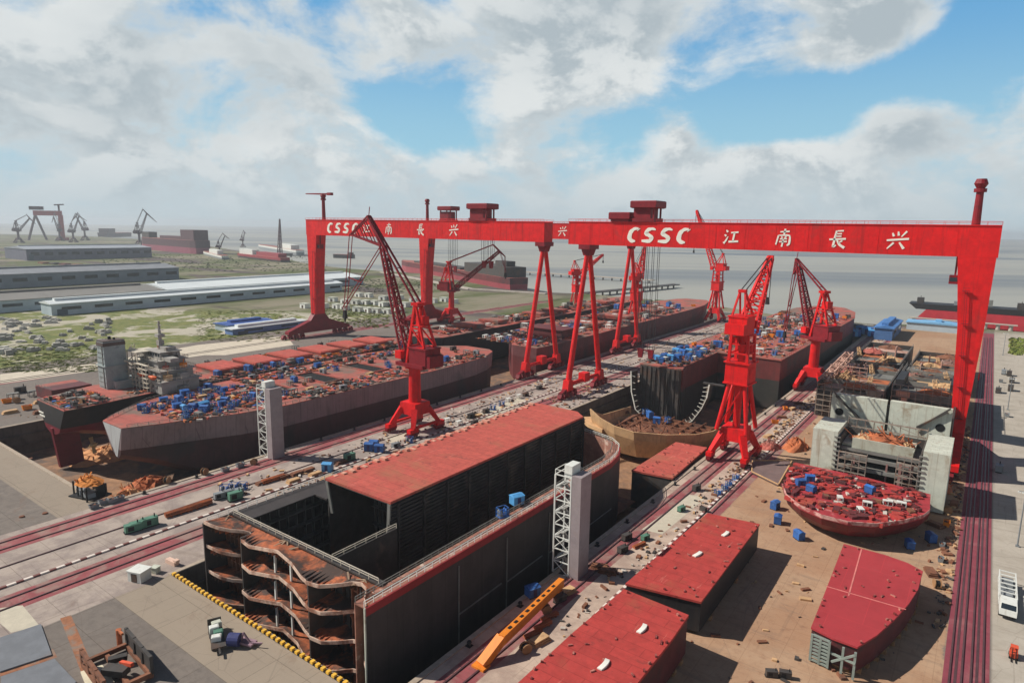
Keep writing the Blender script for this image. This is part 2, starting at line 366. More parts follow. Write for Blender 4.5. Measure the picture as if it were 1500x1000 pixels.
# ------------------------------------------------------------------ brush lettering for the girders
def stroke(mb, pts, x0, z0, s, y0, y1, slant=.1):
    """one brush stroke: pts are (x, z, width) in a unit square, drawn as a raised ribbon of varying width"""
    P = [(Vector((x + slant * (z - .5), z)), w) for x, z, w in pts]
    if len(P) > 2:                      # round the bends
        Q = [P[0]]
        for i in range(1, len(P) - 1):
            a, b_, c = P[i - 1], P[i], P[i + 1]
            Q += [(b_[0].lerp(a[0], .3), b_[1]), (b_[0].lerp(a[0], .06).lerp(c[0], .06), b_[1]), (b_[0].lerp(c[0], .3), b_[1])]
        P = Q + [P[-1]]
    L, Rr = [], []
    for i, (p, w) in enumerate(P):
        a = P[max(0, i - 1)][0]; c = P[min(len(P) - 1, i + 1)][0]; d = (c - a); d.normalize(); nn = Vector((-d.y, d.x))
        L.append(p + nn * w / 2); Rr.append(p - nn * w / 2)
    for i in range(len(P) - 1):
        q = [L[i], L[i + 1], Rr[i + 1], Rr[i]]
        v = [(x0 + p.x * s, y0, z0 + p.y * s) for p in q] + [(x0 + p.x * s, y1, z0 + p.y * s) for p in q]
        mb.add(v, [(0, 1, 2, 3), (7, 6, 5, 4), (0, 4, 5, 1), (1, 5, 6, 2), (2, 6, 7, 3), (3, 7, 4, 0)])
GLYPH = {
 '江': [[(.14, .92, .07), (.26, .80, .13)], [(.08, .64, .07), (.2, .55, .13)], [(.10, .10, .15), (.2, .22, .1), (.32, .52, .05)],
        [(.46, .76, .09), (.92, .80, .1)], [(.68, .76, .11), (.66, .24, .11)], [(.40, .2, .12), (1.0, .24, .12)]],
 '南': [[(.26, .86, .08), (.78, .9, .1)], [(.52, 1.04, .11), (.5, .72, .1)], [(.2, .66, .1), (.14, .1, .08)], [(.2, .66, .07), (.86, .68, .1), (.9, .16, .12), (.78, .06, .07)],
        [(.38, .58, .08), (.45, .5, .08)], [(.66, .6, .08), (.58, .5, .08)], [(.32, .44, .08), (.72, .46, .08)], [(.3, .28, .08), (.74, .3, .09)], [(.52, .46, .1), (.5, -.02, .09)]],
 '長': [[(.38, .98, .1), (.34, .48, .1)], [(.38, .96, .07), (.74, .98, .09)], [(.38, .80, .06), (.68, .81, .08)], [(.38, .66, .06), (.68, .67, .08)], [(.08, .48, .1), (.94, .53, .1)],
        [(.36, .48, .11), (.34, .04, .12), (.5, .16, .06)], [(.78, .42, .08), (.6, .3, .06)], [(.48, .46, .07), (.68, .18, .13), (.96, .02, .15)]],
 '兴': [[(.2, .9, .07), (.3, .72, .12)], [(.46, .98, .07), (.52, .76, .12)], [(.86, 1.0, .1), (.66, .7, .06)], [(.0, .5, .1), (1.04, .6, .11)], [(.36, .38, .11), (.1, .04, .06)], [(.62, .4, .08), (.9, .06, .14)]],
 'C': [[(.86, .98, .12), (.52, .95, .22), (.3, .7, .3), (.3, .3, .34), (.5, .08, .28), (.84, .06, .1)], [(.98, .98, .06), (.8, .8, .05)]],
 'S': [[(.96, .9, .08), (.7, .98, .18), (.36, .9, .26), (.26, .62, .3), (.56, .5, .26), (.82, .34, .3), (.72, .08, .26), (.08, .1, .16)]],
}
def letters(parent, x0, dirn, y, zc, size, adv_logo, xs):
    lm = mat('sign_white', (232, 228, 214), .6, .05, .6)
    for i, ch in enumerate('CSSC'):
        mb = MB()
        for st in GLYPH[ch]: stroke(mb, st, x0 + i * adv_logo, zc - size * .5, size, y - .16, y - .02, .22)
        mb.build('logo_letter', lm, parent)
    for x, ch in zip(xs, '江南長兴'):
        mb = MB()
        for st in GLYPH[ch]: stroke(mb, st, x - size * .5, zc - size * .52, size * 1.06, y - .16, y - .02, .12)
        mb.build('sign_character', lm, parent)

# ------------------------------------------------------------------ goliath gantry cranes
def bogies(mb, x, y0, y1, n, z=0.0):
    for i in range(n):
        y = y0 + (y1 - y0) * (i + .5) / n; L = (y1 - y0) / n * .8
        mb.flat([(y - L / 2, z + 1.2), (y + L / 2, z + 1.2), (y + L * .2, z + 3.2), (y - L * .2, z + 3.2)], 'x', x - 1.1, x + 1.1)
        for k in (-.3, .3): mb.tube((x - .7, y + L * k, z + .85), (x + .7, y + L * k, z + .85), .8, n=12)
def gantry(label, y, xr, xp, trolleys, jib, lett, zb=72.4, zt=82.9, over=2.4):
    """xr: rail of the rigid leg, xp: rail of the hinged leg"""
    s = 1 if xp > xr else -1
    T = thing('gantry_crane', label, 'gantry crane', (xr, y, 0), 'shipyard gantry cranes')
    x0, x1 = min(xr - s * 3, xp + s * over), max(xr - s * 3, xp + s * over)
    m_ = MB(); m_.flat([(x0, zb), (x1, zb), (x1, zt), (x0, zt)], 'y', y - 4.2, y + 4.2)
    for k in range(1, 14):                      # vertical stiffener seams
        x = x0 + (x1 - x0) * k / 14; m_.bx(x - .12, y - 4.27, zb + .1, x + .12, y - 4.2, zt - .1)
    m_.bx(x0, y - 4.5, zt, x1, y - 3.7, zt + .35); m_.bx(x0, y + 3.7, zt, x1, y + 4.5, zt + .35)
    m_.build('girder', CRANE, T)
    r = MB()
    nn = int((x1 - x0) / 4)
    for yy in (y - 4.4, y + 4.4):
        for k in range(nn + 1):
            x = x0 + (x1 - x0) * k / nn; r.bar((x, yy, zt + .35), (x, yy, zt + 1.5), .09)
        r.bar((x0, yy, zt + 1.5), (x1, yy, zt + 1.5), .1); r.bar((x0, yy, zt + .95), (x1, yy, zt + .95), .07)
    r.build('guard_rail', CRANE, T)
    # rigid leg: wide at the girder, tapering to the sill
    L = MB(); xi = xr + s * 8.2
    def ring(xa, xb, hy, z): return [(xa, y - hy, z), (xb, y - hy, z), (xb, y + hy, z), (xa, y + hy, z)]
    xo = xr - s * 2.6
    L.loft([ring(min(xr - s * .2, xr + s * 3.6), max(xr - s * .2, xr + s * 3.6), 4.4, 10), ring(min(xo + s * .6, xi - s * 2.6), max(xo + s * .6, xi - s * 2.6), 4.0, 48), ring(min(xo, xi), max(xo, xi), 4.15, zb - .01)])
    for z in (30,): L.bx(xr - s * 2.4 - .15, y - 1.5, z, xr - s * 2.4 + .15, y + 1.5, z + 2.4)
    lg = L.build('rigid_leg', CRANE, T)
    ld = MB(); yl = y - 4.9                        # caged ladder and landings up the face of the leg
    for k in range(5):
        z = 16 + k * 11.2; xx = xr + s * (1.6 + k * .7); ld.bx(xx - 1.1, yl - .6, z, xx + 1.1, yl + .5, z + .18); ld.bar((xx - 1, yl - .6, z + 1.1), (xx + 1, yl - .6, z + 1.1), .1)
        if k < 4:
            for e in (-.3, .3): ld.bar((xx + e, yl, z), (xx + s * .7 + e, yl, z + 11.2), .12)
            for j in range(14): a_ = j / 14; ld.bar((xx + s * .7 * a_ - .3, yl, z + 11.2 * a_), (xx + s * .7 * a_ + .3, yl, z + 11.2 * a_), .08)
    ld.build('ladder', CRANE_D, lg)
    S = MB(); xc = xr + s * 1.7
    S.flat([(y - 27, 3.2), (y + 27, 3.2), (y + 27, 5.2), (y + 8, 11.5), (y + 4.6, 16), (y - 4.6, 16), (y - 8, 11.5), (y - 27, 5.2)], 'x', xc - 2.2, xc + 2.2)
    S.build('sill_beam', CRANE_D if s > 0 else CRANE, T)
    for yy in (y - 22, y + 22):
        q = MB(); bogies(q, xc, yy - 10, yy + 10, 4); q.build('bogie', CRANE_D, T)
    # hinged leg: two tubes from the girder hinge spread along the rail
    H = MB(); H.bx(xp - 3.0, y - 4.6, zb - 2.2, xp + 3.0, y + 4.6, zb - .01); H.flat([(xp - 2.6, zb - 2.2), (xp + 2.6, zb - 2.2), (xp + 1.4, zb - 5.2), (xp - 1.4, zb - 5.2)], 'y', y - 2.6, y + 2.6)
    H.build('hinge', CRANE_D, T)
    for e in (-1, 1):
        q = MB(); q.tube((xp, y + e * 1.2, zb - 3.8), (xp, y + e * 15.6, 5.6), 1.15, 1.45, 14)
        q.flat([(y + e * 15.6 - 2.6, 3.4), (y + e * 15.6 + 2.6, 3.4), (y + e * 15.4 + 1.7, 8.6), (y + e * 15.4 - 1.7, 8.6)], 'x', xp - 1.6, xp + 1.6)
        q.build('hinged_leg', CRANE, T)
    q = MB(); q.tube((xp, y - 15.5, 6.2), (xp, y + 15.5, 6.2), .9, n=12); q.bx(xp - 1.9, y - 2.4, 5.2, xp + 1.9, y + 2.4, 9.6)
    q.build('tie_beam', CRANE, T)
    for yy in (y - 15.6, y + 15.6):
        q = MB(); bogies(q, xp, yy - 8, yy + 8, 4); q.flat([(yy - 7, 3.1), (yy + 7, 3.1), (yy + 2.4, 4.6), (yy - 2.4, 4.6)], 'x', xp - .9, xp + .9); q.build('bogie', CRANE_D, T)
    for (x, w, h, wires, dark) in trolleys:
        base = MB(); base.bx(x - w * .42, y - 5, zt + .4, x + w * .42, y + 5, zt + 2.0)
        for a in (-.36, .36):
            for c_ in (-3.6, 3.6): base.bar((x + a * w, y + c_, zt + 2.0), (x + a * w, y + c_, zt + h - 3.3), .7)
        base.box((x - w * .08, y, zt + h * .36), (w * .66, 8, h * .62))
        t = base.build('trolley', CRANE_D, T)
        hs = MB(); hs.loft([ring(x - w * .44, x + w * .44, 5, zt + h - 3.3), ring(x - w * .5, x + w * .5, 5.6, zt + h - 2.9), ring(x - w * .5, x + w * .5, 5.6, zt + h - .4), ring(x - w * .47, x + w * .47, 5.2, zt + h)])
        hs.build('machinery_house', CRANE_D, t)
        if wires:
            wz = MB()
            for dx in (-4, -1.3, 1.3, 4):
                for dy in (-1, 1): wz.tube((x + dx, y + 5.2 + dy, zt), (x + dx, y + 5.2 + dy, wires + 2), .12, n=5)
            wz.build('hoist_rope', CABLE, t)
            bk = MB()
            for dx in (-2.6, 2.6): bk.flat([(x + dx - 1.5, wires + 2.2), (x + dx + 1.5, wires + 2.2), (x + dx + .9, wires - 2), (x + dx - .9, wires - 2)], 'y', y + 4.6, y + 5.8)
            bk.bx(x - 3, y + 4.9, wires + 1.4, x + 3, y + 5.5, wires + 2.0)
            bk.build('hook_block', CRANE_D, t)
    # maintenance column on top of the rigid leg
    xm = xr + s * jib[0]; q = MB(); q.tube((xm, y, zt), (xm, y, jib[1] - 3.2), 1.35, 1.1, 14); q.tube((xm, y, jib[1] - 4.4), (xm, y, jib[1] - 3.2), 1.9, 1.9, 14)
    q.tube((xm, y, jib[1] - 3.2), (xm, y, jib[1] - 1.6), 1.2, 2.1, 14); q.tube((xm, y, jib[1] - 1.6), (xm, y, jib[1]), 2.1, 1.5, 14)
    jc = q.build('service_column', CRANE_D, T)
    if jib[2]:
        q = MB(); q.bar((xm + 8, y, jib[1] - .4), (xm - jib[2], y, jib[1] + .3), 1.5, 1.3, w2=1.0, h2=.7); q.bx(xm + 5.5, y - 1.2, jib[1] - 1.2, xm + 9.5, y + 1.2, jib[1] + .6); q.build('service_jib', CRANE_D, jc)
    q = MB(); q.bx(xi + s * .1 - 1.6, y - 3, zb - 9.5, xi + s * .1 + 1.6, y + .5, zb - 6.5); q.bx(xi + s * .1 - .3, y - 1.2, zb - 6.5, xi + s * .1 + .3, y - .6, zb); cb = q.build('operator_cab', CRANE_D, T)
    q = MB(); q.bx(xi + s * .1 - 1.4, y - 3.06, zb - 8.6, xi + s * .1 + 1.4, y - 3.0, zb - 7.2); q.build('window', GLASS, cb)
    if lett: letters(T, *lett)
    return T
gantry('red gantry crane whose rigid leg stands on the sand yard beside the pale road', 277, -1.4, -157, [(-127.2, 12.4, 9.6, 22, 1), (-138.8, 10.5, 4.6, 0, 1)], (4.4, 98.6, 0),
       (-135.4, 1, 272.8, 77.4, 6.2, 7.8, (-88, -67.4, -48, -28.4)), over=9)
gantry('red gantry crane over the west dock with a horizontal jib above its rigid leg', 298, -394.5, -196.4, [(-239.5, 15, 10.2, 58, 1)], (12, 101, 19),
       (-374.5, 1, 293.8, 77.6, 6.4, 8.6, (-334, -313, -285, -258)))
gantry('red gantry crane farther up the west dock, mostly hidden behind another girder', 395, -378, -192, [(-352, 14, 12.6, 46, 1), (-140, 0, 0, 0, 0)][:1], (3, 101.5, 0), (-352, 1, 390.8, 77.6, 6.4, 8.6, (-320, -298, -272, -243)))

# ------------------------------------------------------------------ luffing portal cranes
def portal_crane(label, loc, yaw, kind, dark=False, group='luffing portal cranes', sc=1.0, pose=None, track=90):
    """boom in local +x; yaw turns the whole upper works; the portal keeps to the rails"""
    A, B_ = (CRANE, CRANE_D) if not dark else (FARGREY, FARGREY)
    T = thing('portal_crane', label, 'luffing crane', loc, group)
    def bld(mb, name, m_, par, ya=0.0):
        c, s_ = cos(ya), sin(ya)
        mb.v = [(loc[0] + sc * (x * c - y * s_), loc[1] + sc * (x * s_ + y * c), loc[2] + sc * z) for x, y, z in mb.v]
        return mb.build(name, m_, par)
    yr = radians(yaw)
    p = MB()                              # portal: box ring carried by four splayed legs
    p.box((0, 0, 9.6), (9, 9, 4.6), 0, .9)
    for a in (-1, 1):
        for c in (-1, 1):
            p.bar((a * 3.4, c * 3.6, 9.6), (a * 6.0, c * 7.2, 3.2), 2.4, 2.2, w2=1.7, h2=1.6)
            p.box((a * 6.0, c * 7.4, 2.7), (2.0, 4.4, 1.5))
    p.bar((-6, -7.2, 3.4), (-6, 7.2, 3.4), .9); p.bar((6, -7.2, 3.4), (6, 7.2, 3.4), .9)
    pl = bld(p, 'portal', A, T)
    for a in (-1, 1):
        for c in (-1, 1):
            q = MB(); q.box((a * 6.0, c * 7.4, 1.5), (1.5, 5.2, 1.1))
            for k in (-1.8, -.6, .6, 1.8): q.tube((a * 6.0 - .5, c * 7.4 + k, .72), (a * 6.0 + .5, c * 7.4 + k, .72), .55, n=10)
            bld(q, 'bogie', B_, pl)
    if kind == 'column':
        q = MB(); q.tube((0, 0, 11.9), (0, 0, 26), 2.5, 2.2, 18); q.tube((0, 0, 25.4), (0, 0, 26.4), 3.6, 3.6, 18); bld(q, 'column', A, T)
        zt = 26.4
        q = MB(); q.box((-1.5, 0, zt + .7), (15, 9, 1.4)); q.box((-5.6, 0, zt + 4.4), (9, 8, 6)); q.box((-5.6, 0, zt + 7.6), (9.6, 8.6, .5)); q.box((-10.8, 0, zt + 3), (2.6, 7.4, 4.4)); bld(q, 'slewing_house', B_, T, yr)
        q = MB()
        for c in (-3, 3):
            q.bar((1.2, c, zt + 1.4), (-2.2, c * .5, zt + 24), 1.0); q.bar((-8.6, c, zt + 8), (-2.6, c * .5, zt + 24), .8); q.bar((-1.0, c * .8, zt + 15), (-5.6, c * .8, zt + 15), .6); q.bar((.4, c * .9, zt + 7), (-8.4, c * .95, zt + 8.2), .6); q.bar((-1.0, c * .8, zt + 15), (-8.4, c * .95, zt + 8.2), .45)
        for h in (8, 13, 18, 23): q.bar((.6 - h * .13, -3 + h * .065, zt + h), (.6 - h * .13, 3 - h * .065, zt + h), .45)
        q.box((-2.4, 0, zt + 24.2), (3.6, 4.4, 1.2)); q.box((-4.4, 0, zt + 16.2), (5.5, 5.5, .3)); q.box((-4.6, 0, zt + 18), (3.6, 3.6, 3.2))
        bld(q, 'mast_frame', A, T, yr)
        q = MB(); q.box((4.6, 3.2, zt + 4.2), (3.2, 2.6, 3.0)); cb = bld(q, 'operator_cab', A, T, yr)
        q = MB(); q.box((6.24, 3.2, zt + 4.5), (.1, 2.2, 1.6)); bld(q, 'window', GLASS, cb, yr)
        heel = Vector((3.2, 0, zt + 2.2)); top = Vector((-2.6, 0, zt + 24.2))
        piv, nose, tail, hook = pose
        piv, nose, tail = Vector(piv), Vector(nose), Vector(tail)
        q = MB(); q.lattice(heel, piv, 4.6, 1.7, 12, .62, .32, h0=3.0, h1=1.6); q.box(heel, (2, 5, 2)); bld(q, 'boom', B_, T, yr)
        q = MB()
        for c in (-.9, .9):
            q.bar(piv + Vector((0, c, 0)), nose + Vector((0, c * .5, 0)), .75, .75, w2=.5); q.bar(piv + Vector((0, c, 0)), tail + Vector((0, c * .8, 0)), .7)
            q.bar(tail + Vector((0, c * .8, 0)), nose + Vector((0, c * .5, 0)), .5)
            for t in (.25, .5, .75): q.bar(piv.lerp(nose, t) + Vector((0, c * .8, 0)), tail.lerp(nose, t) + Vector((0, c * .7, 0)), .3)
        q.bar(tail + Vector((0, -.9, 0)), tail + Vector((0, .9, 0)), .7); q.bar(tail, tail + Vector((-.6, 0, 3.6)), .25)
        bld(q, 'jib', B_, T, yr)
        q = MB()
        for c in (-1, 1): q.bar(top + Vector((0, c * 1.4, 0)), tail + Vector((0, c * .8, 0)), .62)
        for t in (.15, .4, .65, .9): q.bar(top.lerp(tail, t) + Vector((0, -1.2, 0)), top.lerp(tail, t) + Vector((0, 1.2, 0)), .3)
        q.bar(top + Vector((-3, 0, -6)), heel.lerp(piv, .35), .7)
        bld(q, 'tie_rod', B_, T, yr)
        if hook is not None:
            hook = Vector(hook); q = MB()
            for c in (-.8, .8):
                q.tube(nose + Vector((0, c, 0)), hook + Vector((.2, c, 0)), .2, n=5); q.tube(piv + Vector((.3, c, 0)), hook + Vector((1.2, c, 1)), .2, n=5)
            m1 = nose.lerp(hook, .55); m2 = piv.lerp(hook, .55); q.bar(m1, m2, .4)
            hr = bld(q, 'hoist_rope', B_, T, yr)
            q = MB(); q.box(hook + Vector((.5, 0, -1.6)), (1.8, 1.4, 3.4), 0, .7); q.tube(hook + Vector((.5, 0, -3.4)), hook + Vector((.5, 0, -5)), .5, .2); bld(q, 'hook_block', BLACKP if not dark else FARGREY, hr, yr)
    else:                                  # trestle tower
        q = MB()
        for a in (-1, 1):
            for c in (-1, 1): q.tube((a * 5.2, c * 5.4, 11), (a * 2.6, c * 2.6, 28), .75, .75, 10)
        for c in (-1, 1):
            q.bar((-5.2, c * 5.4, 11), (2.6, c * 2.6, 28), .4); q.bar((c * 5.2, -5.4, 11), (c * 2.6, 2.6, 28), .4)
        q.loft([[(x * 1.0, y * 1.0, 11) for x, y in ((-1, -1), (1, -1), (1, 1), (-1, 1))], [(x * 1.1, y * 1.1, 28) for x, y in ((-1, -1), (1, -1), (1, 1), (-1, 1))]])
        bld(q, 'trestle', A, T)
        q = MB(); q.box((0, 0, 31.4), (8, 8, 7.2), 0, .98); q.box((0, 0, 35.2), (9, 9, .5)); q.box((0, 0, 27.8), (8.8, 8.8, .5)); q.bx(-2.2, -4.1, 30, 2.2, -4.0, 33.4)
        for e in (-3.4, 3.4): q.bar((e, -4.6, 35.4), (e, -4.6, 36.6), .12); q.bar((-4.4, e, 35.4), (-4.4, e, 36.6), .12)
        q.bar((-4.4, -4.4, 36.5), (4.4, -4.4, 36.5), .12); q.bar((-4.4, 4.4, 36.5), (4.4, 4.4, 36.5), .12); q.bar((-4.4, -4.4, 36.5), (-4.4, 4.4, 36.5), .12); q.bar((4.4, -4.4, 36.5), (4.4, 4.4, 36.5), .12); bld(q, 'machinery_house', A, T, yr)
        q = MB()
        for a in (-1, 1):
            for c in (-1, 1): q.bar((a * 3.2, c * 3.2, 35.4), (a * 2.9, c * 2.9, 45), .9)
        for h in (38.4, 41.6, 44.8):
            for c in (-1, 1): q.bar((-3.1, c * 3.1, h), (3.1, c * 3.1, h), .5); q.bar((c * 3.1, -3.1, h), (c * 3.1, 3.1, h), .5)
            q.box((0, 0, h - .2), (5.6, 5.6, .25))
        q.tube((0, 0, 35.4), (0, 0, 45), 1.3); q.box((1.8, -1.9, 39.9), (2.2, 2.2, 2.6)); q.box((-1.6, 1.9, 43), (2.4, 2, 2))
        bld(q, 'tower', A, T, yr)
        q = MB(); q.box((-2.4, 0, 48.2), (7.4, 6.4, 6)); q.box((-2.4, 0, 51.4), (8, 7, .4)); q.box((-7.6, 0, 47.4), (2.2, 6.6, 3.6)); bld(q, 'counterweight_house', A, T, yr)
        q = MB(); q.box((4.4, 3.4, 47), (2.6, 2.4, 3)); cb = bld(q, 'operator_cab', A, T, yr)
        q = MB(); q.box((5.74, 3.4, 47.3), (.1, 2, 1.6)); bld(q, 'window', GLASS, cb, yr)
        heel = Vector((3, 0, 46.2)); tip = Vector(pose[0])
        q = MB(); q.lattice(heel, tip, 6.4, 1.5, 10, .75, .4, h0=3.4, h1=1.3)
        q.box(tip, (1.4, 2, 1.8)); bld(q, 'boom', A, T, yr)
        q = MB(); mt = Vector((-3.5, 0, 60))
        for c in (-2.2, 2.2): q.bar((-5.6, c, 51.8), mt + Vector((0, c * .4, 0)), .6); q.bar((1.4, c, 51.8), mt + Vector((0, c * .4, 0)), .6)
        q.box(mt, (1.6, 2.6, 1)); bld(q, 'mast_frame', A, T, yr)
        q = MB()
        for c in (-.8, .8): q.tube(mt + Vector((0, c, 0)), tip + Vector((0, c, .5)), .2, n=6)
        bld(q, 'luffing_rope', CABLE, T, yr)
        hk = Vector((tip.x, 0, pose[1])); q = MB()
        for c in (-.5, .5): q.tube(tip + Vector((.6, c, 0)), hk + Vector((.6, c, 0)), .14, n=5)
        hr = bld(q, 'hoist_rope', CABLE, T, yr)
        q = MB(); q.box(hk + Vector((.6, 0, -1.2)), (1.4, 1.2, 2.6), 0, .7); bld(q, 'hook_block', BLACKP, hr, yr)
    return T
# booms are given in local (outward, sideways, height)
portal_crane('red column crane by the grey hull with long lattice boom and trunk jib', (-177.3, 179, 0), 178, 'column', pose=((17.5, 0, 72), (37, 0, 76), (25.5, 0, 83.5), (42, 0, 44)))
portal_crane('tall red trestle crane beside the smallest flat red deck block', (-66.4, 227, 0), 86, 'trestle', pose=((21, 0, 70.5), 56))
portal_crane('red column crane behind the big open block section, boom raised beside the loaded hull', (-67.6, 356, 0), 150, 'column', pose=((15, 0, 62), (18, 0, 58), (17, 0, 66), (20, 0, 27)))
portal_crane('red trestle crane on the river end of the docks, boom crossing behind the lettered girder', (-194.5, 576, 0), 170, 'trestle', sc=1.0, pose=((25, 0, 97), 62))
portal_crane('red column crane behind a gantry rigid leg, boom lowered towards the river', (-364, 412, 0), 8, 'column', pose=((46, 0, 61), (51, 0, 57), (40, 0, 66), (51, 0, 44)))
portal_crane('small red crane by the river seen between the hinged legs, boom lowered behind the girder', (-297, 505, 0), 60, 'trestle', sc=.86, pose=((30, 0, 66), 60))
portal_crane('red crane on the quay behind the third hinged leg, its lattice boom standing nearly upright', (-222, 470, 0), 84, 'trestle', sc=.9, pose=((10, 0, 74), 56))
# ------------------------------------------------------------------ ships and hull sections in the docks
def lerp(a, b, t): return a + (b - a) * t
def hull(T, sts, zm, mt, mb_, md, deck_t=.25, bil=2.4):
    """sts: (y, deck xl, deck xr, deck z, bottom xl, bottom xr, bottom z)"""
    up, lo, dk = [], [], []
    for (y, xl, xr, zt, bl, br_, zb) in sts:
        zq = max(zm, zb + .4); t = (zt - zq) / max(.1, zt - zb); t = t ** 1.6
        ml, mr = lerp(xl, bl, t), lerp(xr, br_, t)
        up.append([(xl, y, zt), (ml, y, zq), (mr, y, zq), (xr, y, zt)])
        zl = zb + min(bil, (zq - zb) * .5); w = br_ - bl
        lo.append([(ml, y, zq - .002), (lerp(bl, ml, .75), y, zl), (bl + w * .12, y, zb), (br_ - w * .12, y, zb), (lerp(br_, mr, .75), y, zl), (mr, y, zq - .002)])
        dk.append([(xl + .05, y, zt + .004), (xl + .05, y, zt + deck_t), (xr - .05, y, zt + deck_t), (xr - .05, y, zt + .004)])
    a = MB(); a.loft(up); a.build('topside', mt, T)
    a = MB(); a.loft(lo); a.build('bottom_plating', mb_, T)
    a = MB(); a.loft(dk); return a.build('deck', md, T)
def hatch(T, x, y, z, w, l, cover=None, h=.7, name='hatch'):
    m_ = MB()
    m_.bx(x - w / 2, y - l / 2, z, x - w / 2 + .5, y + l / 2, z + h); m_.bx(x + w / 2 - .5, y - l / 2, z, x + w / 2, y + l / 2, z + h)
    m_.bx(x - w / 2 + .5, y - l / 2, z, x + w / 2 - .5, y - l / 2 + .5, z + h); m_.bx(x - w / 2 + .5, y + l / 2 - .5, z, x + w / 2 - .5, y + l / 2, z + h)
    c = m_.build('hatch_coaming', DECK3, T)
    m_ = MB()
    if cover: m_.box((x, y, z + h + .35), (w + .6, l + .6, .7)); m_.box((x, y, z + h + .8), (w * .92, l * .92, .2)); m_.build('hatch_cover', cover, c)
    else: m_.bx(x - w / 2 + .5, y - l / 2 + .5, z + .03, x + w / 2 - .5, y + l / 2 - .5, z + .12); m_.build('hold_shade_sheet', RUBBER_SHADE, c)  # black sheet just above the deck stands in for the hold's shade
def rail(T, pts, h=1.1, m_=None, step=3.0, name='guard_rail'):
    r = MB()
    for a, b_ in zip(pts, pts[1:]):
        a, b_ = Vector(a), Vector(b_); n = max(1, int((b_ - a).length / step))
        for k in range(n + 1): p = a.lerp(b_, k / n); r.bar(p, p + Vector((0, 0, h)), .12)
        r.bar(a + Vector((0, 0, h)), b_ + Vector((0, 0, h)), .12); r.bar(a + Vector((0, 0, h * .55)), b_ + Vector((0, 0, h * .55)), .09)
    return r.build(name, m_ or STEELMID, T)
# grey hull, stern towards the yard
T = thing('ship_hull', 'grey and dark red ship hull with a pale narrow stern and blue machines on deck', 'ship', (-232, 90, FLOOR), 'ships and hulls in the docks')
hull(T, [(90.5, -237.5, -223.5, 13, -229.5, -227, 2.2), (100, -246, -219, 13, -233, -225, -2), (110, -251.5, -216, 13, -238, -221, -7), (124, -256, -210, 13, -246, -214, -10.6), (140, -259, -206.5, 13, -255, -207, -11.2), (225, -262, -205, 13, -261.5, -205.2, -11.2), (252, -257, -206.5, 13, -256, -207, -11.2), (266, -249, -209.5, 13, -245, -212, -11), (276, -240, -214, 13, -234, -218, -10), (279.5, -235, -219, 13, -230, -222, -9)], 5.2, mat('hull_pinkish_grey', (134, 116, 116), .65, .12, .15, (108, 98, 98), .42, .06, seam=(12, 3), streak=(92, 80, 78)), mat('hull_brown_dark', (76, 50, 50), .65, .2, .15, (60, 50, 50), .45, .06, streak=(52, 44, 44)), DECK3)
m_ = MB(); m_.add([(-237.3, 90.42, 13.0), (-223.7, 90.42, 13.0), (-226.9, 90.42, 5.6), (-228.2, 90.42, 2.4), (-229.3, 90.42, 2.4), (-231.6, 90.42, 5.6)], [(0, 1, 2, 3, 4, 5)]); m_.build('sunlit_stern_plate', HULLSUNLIT, T)  # stern face painted paler than the hull to carry its sunlight
for y, w in ((152, 19), (176, 22), (203, 22), (236, 18)): hatch(T, -233.5, y, 13.25, w, 10 if y < 230 else 9)
rail(T, [(-223, 92, 13.2), (-210.5, 124, 13.2), (-207, 141, 13.2), (-205.6, 225, 13.2), (-207.5, 253, 13.2)]); rail(T, [(-237, 92, 13.2), (-252, 112, 13.2), (-259.5, 142, 13.2), (-262, 225, 13.2)])
# ship with its accommodation block, stern first
T = thing('ship', 'black and red ship with grey funnel and wheelhouse block above its stern', 'ship', (-280, 88, FLOOR), 'ships and hulls in the docks')
hull(T, [(87, -285.5, -260, 13, -276, -269, 2.4), (94, -287.5, -260, 13, -277, -268, 1.5), (103, -291, -261, 13, -278, -270, -1.5), (113, -294, -262, 13, -286, -268, -7), (126, -296, -263, 13, -293, -265, -10.5), (145, -297, -264, 13, -296, -265, -11.2), (240, -297, -266, 13, -296, -267, -11.2), (262, -293, -268, 13, -290, -271, -11), (274, -284, -275, 13, -281, -277, -9.5)], 5.4, HULLBLACK, mat('hull_crimson', (112, 30, 40), .55, .15, .15, (84, 34, 40), .4, .08), DECK3)
m_ = MB(); m_.flat([(88, -11), (96, -11), (95, 4.5), (86.5, 4.5)], 'x', -273.6, -271.6); m_.build('rudder', mat('hull_crimson', ()), T)
m_ = MB(); m_.tube((-272.5, 100.5, -5.5), (-272.5, 98.5, -5.5), 1.2, .5, 12)
for k in range(4):
    a = k * pi / 2 + .4; m_.bar((-272.5, 99.6, -5.5), (-272.5 + 3.2 * cos(a), 99.6, -5.5 + 3.2 * sin(a)), .9, .3, w2=1.5, h2=.2)
m_.build('propeller', mat('bronze', (196, 176, 130), .35, .1, 1, metal=.6), T)
m_ = MB(); m_.bx(-284, 86.84, 8.6, -279.5, 86.96, 9.2); m_.bx(-283.4, 86.84, 7.4, -278.6, 86.96, 8.0); m_.build('draught_marks', mat('sign_white', (232, 228, 214), .6, .05, .6), T)
fp = G(168, 566, 13.2)
m_ = MB(); m_.loft([[(fp.x + a * 3.4, fp.y + b_ * 4.2, z) for a, b_ in ((-1, -1), (1, -1), (1, 1), (-1, 1))] for z in (13.2, 23)] + [[(fp.x + a * 2.8, fp.y + b_ * 4.0, 32.5) for a, b_ in ((-1, -1), (1, -1), (1, 1), (-1, 1))]])
m_.box((fp.x + 2, fp.y + 4, 14.9), (9, 12, 3.4)); m_.box((fp.x, fp.y, 22.6), (8.2, 9.4, .35))
